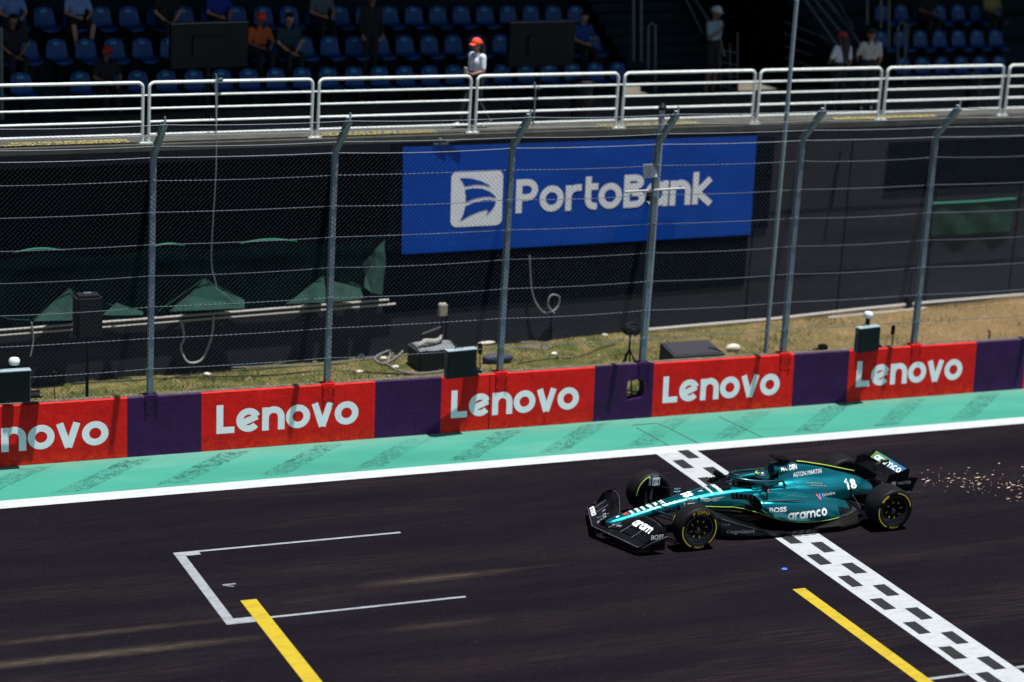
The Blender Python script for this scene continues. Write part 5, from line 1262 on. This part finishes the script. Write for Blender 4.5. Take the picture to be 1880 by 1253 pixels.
# ---- front wing
def fw_pt(y, t):
    s_ = abs(y)/.95; xl = -1.40+.36*s_; zl = .195-.05*s_; ch = .48+.05*math.sin(s_*PI)-.06*s_; h = .05+.24*min(1, s_*2)-.25*max(0, s_-.85)
    return Vector((xl+ch*t, y, zl+h*t**1.35))
fw = None
mb = MB(); mb.sphere((-1.0, 0, .2), .01, n=6)
wing_parts = []
fwing = obj('front_wing', (lambda m: (m.grid([[tuple(fw_pt(y, t)+Vector((0, 0, o_))) for t in np.linspace(0, .27, 5)] for y in np.linspace(-.95, .95, 41)] if False else [[tuple(fw_pt(y, t)) for t in np.linspace(0, .27, 5)] for y in np.linspace(-.95, .95, 41)]), m.grid([[tuple(fw_pt(y, t)-Vector((0, 0, .018*math.sin(PI*min(1, t/.27+.05))))) for t in np.linspace(0, .27, 5)] for y in np.linspace(-.95, .95, 41)]), m)[-1])(MB()), M_CARB, car, local=True, smooth=50)
for (t0, t1) in ((.30, .52), (.55, .76), (.79, 1.0)):
    for sg in (-1, 1):
        mb = MB(); ys = np.linspace(sg*.10, sg*.94, 20)
        mb.grid([[tuple(fw_pt(y, t)+Vector((0, 0, .012))) for t in np.linspace(t0, t1, 4)] for y in ys]); mb.grid([[tuple(fw_pt(y, t)+Vector((0, 0, -.004))) for t in np.linspace(t0, t1, 4)] for y in ys])
        a = [tuple(fw_pt(y, t0)+Vector((0, 0, .004))) for y in ys]; mb.tube(a, .007, 5)
        obj('flap', mb, M_CARB, fwing, local=True, smooth=50)
mb = MB(); mb.tube([tuple(fw_pt(y, -.004)) for y in np.linspace(-.95, .95, 41)], .008, 6); obj('leading_edge', mb, mat('worn_edge_grey', (.10, .10, .11), .4, metal=.4), fwing, local=True)
for sg in (-1, 1):
    for y_ in (.22, .46, .70):
        mb = MB(); P_ = [fw_pt(sg*y_, t_)+Vector((0, 0, .028)) for t_ in (.20, .45, .62)]; mb.tube(P_, .007, 5); mb.sphere(tuple(P_[1]), .013, n=8); obj('flap_bracket', mb, M_CHR, fwing, local=True)
    mb = MB(); mb.tube([tuple(fw_pt(sg*y_, 1.0)+Vector((0, 0, .012))) for y_ in np.linspace(.12, .93, 14)], .004, 5); obj('trailing_edge', mb, MATS['worn_edge_grey'], fwing, local=True)
    # turning fins hanging beside the nose and thin floor stays
    mb = MB(); mb.tube([(2.62, sg*.40, .45), (2.78, sg*.52, .17)], .006, 5); mb.tube([(3.2, sg*.16, .50), (3.3, sg*.44, .24)], .006, 5); obj('floor_stay', mb, M_CHR, car, local=True)
for sg in (-1, 1):
    mb = MB(); rowsE = []
    for x in np.linspace(-1.06, -.57, 9):
        k = (x+1.06)/.49; yo = sg*(.93+.025*k**2); zt = float(np.interp(k, [0, .3, .55, 1], [.17, .22, .41, .44])); rowsE.append([(x, yo, .07), (x, yo, .14), (x, yo-sg*.008, zt*.75), (x+.02*0, yo-sg*.03, zt)])
    mb.grid(rowsE); mb.grid([[(p[0], p[1]-sg*.01, p[2]) for p in r_] for r_ in rowsE]); mb.tube([r_[0] for r_ in rowsE], .012, 6)
    obj('endplate', mb, M_CARB, fwing, local=True, smooth=50)
    mb = MB(); mb.tube([(-.98, sg*.95, .12), (-.78, sg*.965, .22), (-.56, sg*.985, .30)], [.012, .022, .02], 6, flat=.4); mb.box((-.80, sg*.955, .075), (.42, .05, .012)); obj('footplate', mb, M_CARB, fwing, local=True)
# ---- rear wing
def rw_pt(y, t, lay):
    if lay == 0: x0, z0, c_, h_ = 3.72, .70, .25, .055
    else: x0, z0, c_, h_ = 3.985, .765, .12, .115
    s_ = abs(y)/.5; z0 -= .035*s_**3 if lay == 0 else .0
    return Vector((x0+c_*t, y, z0+h_*t**1.3))
rwing = None
mb = MB(); ys = np.linspace(-.49, .49, 17)
mb.grid([[tuple(rw_pt(y, t, 0)) for t in np.linspace(0, 1, 6)] for y in ys]); mb.grid([[tuple(rw_pt(y, t, 0)-Vector((0, 0, .03*math.sin(PI*t)+.006))) for t in np.linspace(0, 1, 6)] for y in ys])
rwing = obj('rear_wing', mb, M_CARB, car, local=True, smooth=50)
m, t, b, pos = newmat('flap_lime_to_blue')
sx = t.nodes.new('ShaderNodeSeparateXYZ'); t.links.new(pos, sx.inputs[0])
fac = math_n(t, 'ADD', math_n(t, 'MULTIPLY', math_n(t, 'SUBTRACT', sx.outputs[1], CY), -1.02), .5, True)
t.links.new(ramp(t, fac, [(0, (.12, .25, .07)), (.35, (.09, .25, .18)), (.6, (.04, .18, .30)), (1, (.035, .16, .38))]), b.inputs['Base Color']); b.inputs['Roughness'].default_value = .4
mb = MB(); mb.grid([[tuple(rw_pt(y, t, 1)) for t in np.linspace(0, 1, 6)] for y in ys]); upf = obj('upper_flap', mb, m, rwing, local=True, smooth=50)
mb = MB(); mb.grid([[tuple(rw_pt(y, t, 1)-Vector((-.008, 0, .012))) for t in np.linspace(0, 1, 6)] for y in ys]); mb.tube([tuple(rw_pt(y, 0, 1)) for y in ys], .008, 5); mb.tube([tuple(rw_pt(y, 1, 1)) for y in ys], .007, 5); obj('flap_frame', mb, M_CARB, rwing, local=True, smooth=50)
for sg in (-1, 1):
    out = [(3.70, .50, .66), (3.74, .505, .80), (3.96, .51, .84), (4.09, .51, .89), (4.13, .51, .87), (4.12, .51, .73), (4.31, .515, .71), (4.22, .50, .50), (4.14, .46, .35), (3.92, .44, .36), (3.78, .47, .50)]
    mb = MB(); mb.slab([(x, sg*.505, z) for x, y, z in out], (0, sg, 0), .012); obj('endplate', mb, M_CARB, rwing, local=True, smooth=0)
mb = MB(); mb.grid([[(3.90, y, .36), (4.02, y, .375), (4.10, y, .41)] for y in ys*.9]); mb.grid([[(3.90, y, .35), (4.02, y, .36), (4.10, y, .40)] for y in ys*.9]); obj('beam_wing', mb, M_CARB, rwing, local=True)
mb = MB(); mb.tube([(3.86, 0, .33), (3.74, 0, .55), (3.80, 0, .80), (3.98, 0, .86)], [.03, .025, .022, .018], 8); obj('swan_neck', mb, M_CARB, rwing, local=True)
mb = MB(); mb.box((3.97, 0, .855), (.16, .045, .05), bev=.012); obj('flap_actuator', mb, M_CARB, rwing, local=True)
mb = MB(); mb.box((4.14, 0, .33), (.05, .09, .16), bev=.012); obj('rain_light', mb, mat('rain_light_dark', (.15, .01, .01), .4), car, local=True)
mb = MB(); mb.tube([(3.72, 0, .42), (3.98, 0, .45)], .05, 10); obj('exhaust_pipe', mb, M_CARBM, car, local=True)
# ---- halo
M_HALO = mat('halo_dark_green', (.0, .045, .055), .3, .5, 1.0)
mb = MB(); pts = []
for a in np.linspace(-PI*.5, PI*.5, 21):
    x = 1.84-.80*math.cos(a)**.8 if math.cos(a) > 1e-6 else 1.84
    pts.append((x, .30*math.sin(a) if abs(math.sin(a)) < 1 else .30*math.sin(a), .83-.045*abs(math.sin(a))**3+.03*(1-math.cos(a)**2)*0))
pts = [(1.90, -.31, .70)]+pts+[(1.90, .31, .70)]
mb.tube(pts, .027, 10); halo = obj('halo', mb, M_HALO, car, local=True, smooth=50)
mb = MB(); mb.tube([(1.04, 0, .83), (.95, 0, .77), (.86, 0, .67)], [.026, .020, .035], 8); obj('halo_pillar', mb, M_CARB, halo, local=True)
mb = MB(); mb.tube([(1.08, -.10, .862), (1.04, 0, .864), (1.08, .10, .862)], .012, 6); obj('halo_winglet', mb, M_CARB, halo, local=True)
mb = MB(); mb.grid([[(.84, y, .675), (.98, y*1.1, .725-.5*y*y)] for y in np.linspace(-.17, .17, 7)]); obj('windscreen', mb, M_CARB, car, local=True)
# ---- mirrors
for sg in (-1, 1):
    mb = MB(); mx, mz = (1.40, .775) if sg < 0 else (1.12, .67); mb.box((mx, sg*.55, mz), (.09, .20, .10), bev=.02); mr = obj('mirror', mb, M_CARB, car, local=True, smooth=40)
    mb = MB(); mb.tube([(mx+.02, sg*.32, .62), (mx+.02, sg*.42, mz-.07), (mx+.01, sg*.50, mz-.02)], .013, 6); mb.tube([(mx+.06, sg*.54, .58), (mx+.02, sg*.56, mz-.04)], .010, 6); obj('mirror_stalk', mb, M_CARB, mr, local=True)
    mb = MB(); mb.box((mx+.047, sg*.55, mz), (.004, .16, .07)); obj('mirror_glass', mb, M_CHR, mr, local=True)
    # ribbed winglets on the tub ahead of the sidepod inlet
    mb = MB()
    for k in range(6): mb.box((.90+.065*k, sg*(.38+.03*k), .655-.006*k), (.03, .10, .06), bev=.008)
    mb.box((1.06, sg*.45, .615), (.40, .14, .02), bev=.004, rz=sg*.4); obj('turning_vane', mb, M_CARB, car, local=True)
mb = MB(); put_text(mb, 'S', lambda x, y, l: (1.37+x, -.6535, .745+y), .06, .05, .01); obj('decal', mb, M_DEC, car, local=True, smooth=0)
# ---- nose antenna (pitot)
mb = MB(); mb.tube([(.10, 0, .53), (.10, 0, .70)], .008, 6)
for z in (.655, .70): mb.tube([(.02, 0, z), (.14, 0, z)], .006, 6)
obj('pitot_mast', mb, M_CHR, car, local=True)
# ---- wheels
def wheel(xw, sg, wd):
    r = .36; yo = 1.0; yi = yo-wd; g = empty('wheel', (xw, 0, .36)); g.parent = car
    T = []
    prof = [(.225, yi+.03), (.245, yi+.012), (.29, yi+.002), (.325, yi+.008), (.348, yi+.028), (.357, yi+.06), (.360, (yi+yo)/2), (.357, yo-.06), (.348, yo-.028), (.325, yo-.008), (.29, yo-.002), (.245, yo-.012), (.225, yo-.03)]
    m = MB(); rowsT = [[(rr*math.cos(2*PI*j/56), sg*y, rr*math.sin(2*PI*j/56)) for j in range(56)] for rr, y in prof]
    m.grid(rowsT, closeV=True, mf=lambda i, j: 0 if 3 < i < 8 else 1); tyre = obj('tyre', m, [M_TYRE, M_SIDE], g, local=True, smooth=60)
    m = MB()
    cp = [(.0, yo-.055), (.05, yo-.05), (.06, yo-.042), (.12, yo-.052), (.20, yo-.035), (.225, yo-.02), (.232, yo-.03)]
    m.grid([[(rr*math.cos(2*PI*j/40), sg*y, rr*math.sin(2*PI*j/40)) for j in range(40)] for rr, y in cp], closeV=True); rim = obj('wheel_cover', m, M_RIM, g, local=True, smooth=60)
    m = MB(); m.grid([[(rr*math.cos(2*PI*j/40), sg*y, rr*math.sin(2*PI*j/40)) for j in range(40)] for rr, y in ((0, yi+.05), (.10, yi+.05), (.225, yi+.03))], closeV=True); obj('brake_drum', m, M_CARB, g, local=True)
    m = MB(); m.lathe_y([(.0, 0), (.026, 0), (.03, -sg*.02), (.034, -sg*.035)], (0, sg*(yo-.025), 0), 14); obj('wheel_nut', m, M_CHR, rim, local=True)
    m = MB()
    for k in range(8):
        a = 2*PI*k/8+.2; d = Vector((math.cos(a), 0, math.sin(a))); n = Vector((-math.sin(a), 0, math.cos(a))); yy = sg*(yo-.042)
        for rr0, rr1 in ((.115, .155),):
            P = [d*rr0-n*.006, d*rr1-n*.009, d*rr1+n*.009, d*rr0+n*.006]; m.poly([(p.x, sg*(yo-.036 if False else yo-.034), p.z) for p in P])
    obj('cover_mark', m, M_TYEL, rim, local=True, smooth=0)
    m = MB(); m.grid([[(rr*math.cos(2*PI*j/48), sg*(yo-.010), rr*math.sin(2*PI*j/48)) for j in range(48)] for rr in (.232, .238)], closeV=True); obj('rim_ring', m, M_CHR, rim, local=True)
    m = MB()
    for a0, a1 in (((-52, 30), (165, 245)) if xw < 1 else ((10, 84), (168, 245), (118, 148))):
        m.grid([[(rr*math.cos(R(a)), sg*(yo+.001), rr*math.sin(R(a))) for a in np.linspace(a0, a1, 22)] for rr in ((.278, .314) if a0 == 118 else (.288, .305))])
    def arc_text(txt, amid, rad, h, out=True, m=m):
        V, F, W_, H_ = font_mesh(txt, .03, .25); s_ = h/H_; L = W_*s_*1.25
        def f(x, y, l):
            if out: a = R(amid)+(L/2-x)/rad; rr = rad-h/2+y
            else: a = R(amid)-(L/2-x)/rad; rr = rad+h/2-y
            return (rr*math.cos(a)*1, sg*(yo+.0015), rr*math.sin(a))
        put_text(m, txt, f, h, L)
    if sg < 0:
        arc_text('P ZERO', 88, .294, .052) if xw < 1 else None; arc_text('PIRELLI', -88, .294, .030, out=False)
    obj('sidewall_marking', m, M_TYEL, tyre, local=True, smooth=0)
    # over-wheel winglet / brake fairing
    if xw < 1:
        m = MB(); A_2 = np.linspace(R(80 if sg > 0 else 150), R(178), 14)
        m.grid([[(.30*math.cos(a), sg*(yi-.012), .34*math.sin(a)) for a in A_2], [(.30*math.cos(a), sg*(yi-.06), .33*math.sin(a)) for a in A_2]]); 
        wl = obj('wheel_winglet', m, M_CARB, g, local=True)
        m = MB(); m.tube([(.305*math.cos(a), sg*(yi-.035), .345*math.sin(a)) for a in A_2[2:]], .008, 6); obj('winglet_edge', m, M_LIME, wl, local=True)
        m = MB(); m.box((-.02, sg*(yi-.07), .28), (.16, .05, .22), bev=.03); du = obj('brake_fairing', m, M_GREY, g, local=True)
        m = MB(); m.box((.0, sg*(yi-.07)-.030, .26), (.13, .006, .13)); m.box((-.104, sg*(yi-.07), .26), (.006, .045, .13)); obj('fairing_panel', m, M_WHITEP, du, local=True)
        m = MB(); 
        put_text(m, 'M', lambda x, y, l: (-.05+x, sg*(yi-.07)-.036, .225+y), .07, .10, .0); obj('fairing_logo', m, M_SCREEN, du, local=True)
    return g
for xw, wd in ((0, .305), (3.60, .405)):
    for sg in (-1, 1): wheel(xw, sg, wd)
# ---- suspension
for sg in (-1, 1):
    for a, b in (((-.28, .13, .40), (-.02, .70, .30)), ((.42, .17, .47), (.04, .70, .31)), ((-.32, .13, .50), (-.01, .70, .50)), ((.40, .18, .58), (.05, .70, .50)), ((.06, .15, .50), (.02, .68, .28)), ((-.40, .12, .42), (-.12, .70, .42)),
                 ((3.15, .24, .32), (3.58, .62, .24)), ((3.85, .14, .30), (3.62, .62, .24)), ((3.15, .22, .52), (3.58, .62, .48)), ((3.8, .12, .44), (3.63, .62, .48)), ((3.60, .14, .34), (3.60, .62, .36))):
        mb = MB(); A = Vector((a[0], sg*a[1], a[2])); B = Vector((b[0], sg*b[1], b[2])); mb.tube([A, B], .020, 8, flat=.45); obj('wishbone', mb, M_CARB, car, local=True)
# ---- shut lines between body panels
def seam(key, pts, par, r=.0022):
    P = []
    for x, z in pts:
        h = BV[key].ray_cast(Vector((x, -2.5, z)), Vector((0, 1, 0)))
        if h[0]: P.append(h[0]+Vector((0, -.001, 0)))
    if len(P) > 1: mb = MB(); mb.tube(P, r, 5); obj('panel_seam', mb, M_HOLE, par, local=True)
BV = {k: bvh_of(o) for k, o in dict(nose=body, pod=pods[-1], cover=cover, up=upf).items()}
seam('nose', [(-.15, z) for z in np.linspace(.32, .50, 8)], body); seam('nose', [(.55, z) for z in np.linspace(.40, .615, 10)], body)
seam('cover', [(2.05+.25*(.98-z), z) for z in np.linspace(.66, .965, 12)], cover); seam('cover', [(x, .66-.05*(x-2.1)) for x in np.linspace(2.0, 3.3, 18)], cover); seam('pod', [(x, .50-.12*(x-1.5)) for x in np.linspace(1.45, 2.6, 16)], pods[-1])
# ---- liveries
BV = {k: bvh_of(o) for k, o in dict(nose=body, pod=pods[-1], cover=cover, up=upf).items()}
def side_fn(keys, x0, z0, slope=0, lift=.004):
    def f(x, y, l):
        X = x0+x; Z = z0+y+slope*x; best = None
        for k in keys:
            h = BV[k].ray_cast(Vector((X, -2.5, Z)), Vector((0, 1, 0)))
            if h[0] is not None and (best is None or h[0].y < best.y): best = h[0]
        return None if best is None else best+Vector((0, -lift-l, 0))
    return f
def top_fn(key, x0, y0, ux, uy, vx, vy, lift=.004):
    def f(x, y, l):
        X = x0+x*ux+y*vx; Y = y0+x*uy+y*vy; h = BV[key].ray_cast(Vector((X, Y, 3)), Vector((0, 0, -1)))
        return None if h[0] is None else h[0]+Vector((0, 0, lift+l))
    return f
def dec(par, m_, *calls):
    mb = MB()
    for c in calls: c(mb)
    return obj('decal', mb, m_, par, local=True, smooth=0)
S, W_ = stroke_text('aramco', .145, .20, .08, width=.77); dec(pods[-1], M_DEC, lambda mb: put_strokes(mb, S, side_fn(['pod'], 1.72, .295, -.01), sub=3))
dec(pods[-1], M_DEC, lambda mb: put_text(mb, 'BOSS', side_fn(['pod'], 1.39, .44, .0), .075, .30, .03))
S18, _ = stroke_text('18', .125, .2, .16, width=.23); dec(cover, M_DEC, lambda mb: put_strokes(mb, S18, side_fn(['cover'], 3.10, .515, .0), sub=3))
dec(cover, M_DEC, lambda mb: put_text(mb, 'ASTON MARTIN', side_fn(['cover'], 2.14, .775, .01), .065, .57, .0), lambda mb: put_text(mb, 'MAADEN', side_fn(['cover'], 1.91, .89, .01), .07, .32, .03))
dec(cover, M_DEC, lambda mb: put_text(mb, 'Valvoline', side_fn(['cover', 'pod'], 2.56, .485, .01), .05, .28, .0))
dec(cover, M_DECR, lambda mb: mb.poly([side_fn(['cover', 'pod'], 2.44, .475)(x, y, 0) for x, y in ((0, .06), (.025, .06), (.045, .0), (.03, .0))]))
dec(cover, M_DECB, lambda mb: mb.poly([side_fn(['cover', 'pod'], 2.44, .475)(x, y, .001) for x, y in ((.085, .06), (.06, .06), (.032, .0), (.05, .0))]))
# winged badge and small lettering on the tub side
def wing_logo(mb, f):
    for sgx in (-1, 1):
        for k in range(3):
            P = [(sgx*(.03+.0*k), .05-.02*k), (sgx*(.24-.05*k), .062-.026*k), (sgx*(.17-.045*k), .045-.026*k), (sgx*.03, .036-.02*k)]
            Q = [f(x+.24, y, 0) for x, y in P]
            if all(q is not None for q in Q): mb.poly(Q)
    Q = [f(.24+x, y, 0) for x, y in ((-.05, .035), (.05, .035), (.05, .012), (-.05, .012))]
    if all(q is not None for q in Q): mb.poly(Q)
dec(body, M_DECG, lambda mb: wing_logo(mb, side_fn(['nose'], .36, .51, .02)))
# number and stripes of lettering on the nose, read from ahead
S18n, w18 = stroke_text('18', .17, .22, .08)
dec(body, M_DEC, lambda mb: put_strokes(mb, S18n, top_fn('nose', .18, w18/2, 0, -1, 1, 0), sub=3))
for (x0, hgt, txt, wd) in ((-.98, .05, 'S', .05), (-.86, .08, 'V', .09), (-.74, .045, 'HHH', .13), (-.64, .05, 'EPOS', .14), (-.54, .045, 'MMM', .14), (-.43, .06, 'LIM', .15), (-.32, .05, 'XL', .15), (-.22, .06, 'TT', .16)):
    dec(body, M_DEC if txt != 'V' else M_DECR, lambda mb, x0=x0, hgt=hgt, txt=txt, wd=wd: put_text(mb, txt, top_fn('nose', x0, wd/2, 0, -1, 1, 0), hgt, wd, .05))
dec(body, M_DEC, lambda mb: put_text(mb, 'cognizant', top_fn('nose', .62, .17, 0, -1, 1, 0), .05, .34, .02), lambda mb: put_text(mb, 'aramco', top_fn('nose', .76, .20, 0, -1, 1, 0), .06, .40, .03), lambda mb: put_text(mb, 'Y', top_fn('nose', .46, .03, 0, -1, 1, 0), .08, .07, .0))
dec(body, M_DEC, lambda mb: put_text(mb, 'Bombardier', top_fn('nose', .92, .15, .6, -.8, .8, .6), .04, .2, .01))
# floor panel lettering
def plane_side(x0, z0, pts):
    xs_, ys_ = zip(*pts)
    return lambda x, y, l: (x0+x, -float(np.interp(x0+x, xs_, ys_))-.026, z0+y)
inl = ((.46, .52), (.58, .63), (.72, .70), (.9, .745), (1.15, .775), (1.4, .79))
dec(car, M_DECG, lambda mb: put_text(mb, 'cognizant', plane_side(.66, .135, inl), .06, .46, .01)); dec(car, M_DECG, lambda mb: put_text(mb, 'Circle8', plane_side(.54, .26, inl), .04, .16, .01))
for k, (x_, tx) in enumerate(((2.72, 'OCTS'), (2.84, 'EAF'), (2.96, 'UV'))): dec(car, M_DECG, lambda mb: put_text(mb, tx, lambda x, y, l: (x_+x, -.67+.3*(x_-2.72), .20+.012*k+y*1.0), .03, .10, .02))
# front wing lettering
def flap_fn(y0, t0, dirn, tt=.20):
    return lambda x, y, l: (lambda p: Vector((p.x, p.y, p.z+.016+l)))(fw_pt(y0-x, t0+y*1.9))
S2, W2 = stroke_text('aram', .085, .24, .06, width=.42); dec(fwing, M_DEC, lambda mb: put_strokes(mb, S2, lambda x, y, l: fw_pt(-.42-x, .60+y*3.2)+Vector((0, 0, .017+l)), sub=3))
S3, W3 = stroke_text('aramco', .085, .2, .08, width=.44); dec(fwing, M_DEC, lambda mb: put_strokes(mb, S3, lambda x, y, l: fw_pt(.84-x, .05+y*2.4)+Vector((0, 0, .017+l)), sub=3))
dec(fwing, M_DEC, lambda mb: put_text(mb, 'AVA', lambda x, y, l: (-.76+x*.9, .915, .36+y), .045, .16, .01), lambda mb: put_text(mb, 'TRADE', lambda x, y, l: (-.76+x*.9, .918, .305+y), .035, .16, .01))
dec(fwing, M_DECG, lambda mb: put_text(mb, 'Bombardier', lambda x, y, l: (-.93+x, .918, .19+y), .05, .30, .01))
dec(fwing, M_DEC, lambda mb: put_text(mb, 'BOSS', lambda x, y, l: (-.82+x, -.945+.02*0, .25+y), .075, .22, .03))
for (x0, y0, tx, wd) in ((-.78, -.16, 'HHH', .16), (-.70, .30, 'CITI', .14), (-.78, .42, 'X', .05)):
    dec(fwing, M_DECG, lambda mb: put_text(mb, tx, lambda x, y, l: fw_pt(y0-x, .42+y*2)+Vector((0, 0, .018)), .05, wd, .02))
# rear wing lettering
S4, W4 = stroke_text('aramco', 1, .2, .08, width=None); dec(upf, M_DEC, lambda mb: put_strokes(mb, S4, lambda x, y, l: rw_pt(.40-.80*x/W4, .14+.72*y/.8*.8, 1)+Vector((-.006-l, 0, .004)), sub=2))
dec(rwing, M_DECG, lambda mb: put_text(mb, 'MASTER', lambda x, y, l: (3.92+x, -.5235, .62+y), .05, .26, .0), lambda mb: mb.poly([(3.80, -.5235, .61), (3.88, -.5235, .61), (3.88, -.5235, .68), (3.80, -.5235, .68)]), lambda mb: put_text(mb, 'juniper', lambda x, y, l: (3.98+x, -.5235, .45+y), .05, .22, .0))

# ================================================================== DRIVER
def steer(root):
    m = MB(); m.box((0, -.50, .37), (.27, .03, .14), bev=.02); obj('steering_wheel', m, M_CARB, root, local=True)
    hd = Vector((0, -.12, .62))
    m = MB(); m.sphere((0, -.13, .635), .135, (.93, 1.08, 1.0), 20); h_ = obj('helmet', m, [mat('helmet_teal', (.005, .055, .075), .2, metal=.3, coat=1)], root, local=True, smooth=60)
    m = MB()
    for a in (1,):
        rowsV = [[(.128*math.sin(t), -.13-.150*math.cos(t), z) for t in np.linspace(-1.15, 1.15, 14)] for z in (.615, .64, .668)]; m.grid(rowsV)
    obj('visor', m, mat('visor_dark', (.01, .012, .02), .08, metal=.5), h_, local=True, smooth=60)
    m = MB()
    m.grid([[(.128*math.sin(t)*.86, -.13-.148*math.cos(t)*.86, z) for t in np.linspace(-1.4, 1.4, 14)] for z in (.712, .735)]); obj('helmet_band', m, M_DEC, h_, local=True)
    m = MB(); m.poly([(-.05, -.245, .725), (.03, -.25, .725), (.05, -.20, .748), (-.03, -.19, .75)]); obj('helmet_mark', m, M_LIME, h_, local=True)
dj = dict(pelvis=(0, .05, .08), chest=(0, .0, .36), neck=(0, -.04, .50), head=(0, -.12, .62), face=(0, -1, 0), shL=(-.18, -.02, .45), shR=(.18, -.02, .45), elL=(-.19, -.22, .28), elR=(.19, -.22, .28), wrL=(-.15, -.40, .35), wrR=(.15, -.40, .35),
          haL=(-.13, -.46, .39), haR=(.13, -.46, .39), hipL=(-.09, .05, .08), hipR=(.09, .05, .08), knL=(-.10, -.42, .22), knR=(.10, -.42, .22), anL=(-.09, -.80, .12), anR=(.09, -.80, .12), toL=(-.09, -.90, .18), toR=(.09, -.90, .18), floor=False)
SUIT = mat('race_suit_green', (.01, .07, .08), .8)
make_person('person', 'driver in dark green suit and helmet seated in the cockpit of the racing car', (CX+1.76, CY, .12), R(-90), dj, (mat('racing_glove', (.02, .03, .03), .7), SUIT, SUIT, SHOED, 1, 1), None, vox=.012, hair=None, extra=steer)

# ================================================================== SPARKS
rs = random.Random(11); mb = MB()
for k in range(130):
    u = 1688+rs.random()**1.0*200; v = 888+(u-1700)*.10+rs.gauss(0, 1)*(9+(u-1700)*.06)-8
    p = AY(u, v, CY+rs.uniform(-.7, .7)); p.z = max(.02, p.z); s_ = rs.uniform(.0018, .0048)*(1 if rs.random() < .9 else 1.3)
    d = Vector((1, 0, rs.uniform(-.35, .35))).normalized()*s_*rs.choice((1.3, 2.5, 5, 10)); mb.tube([p-d, p, p+d], [s_*.3, s_, s_*.3], 5)
SPK = bpy.data.materials.new('spark_glow'); SPK.use_nodes = True; b = SPK.node_tree.nodes['Principled BSDF']; b.inputs['Base Color'].default_value = (.02, .01, 0, 1); b.inputs['Emission Color'].default_value = (1, .74, .56, 1); b.inputs['Emission Strength'].default_value = .9
tag(obj('sparks', mb, SPK, smooth=0, fix=False), 'small orange sparks flying low behind the racing car', 'sparks', kind='stuff')
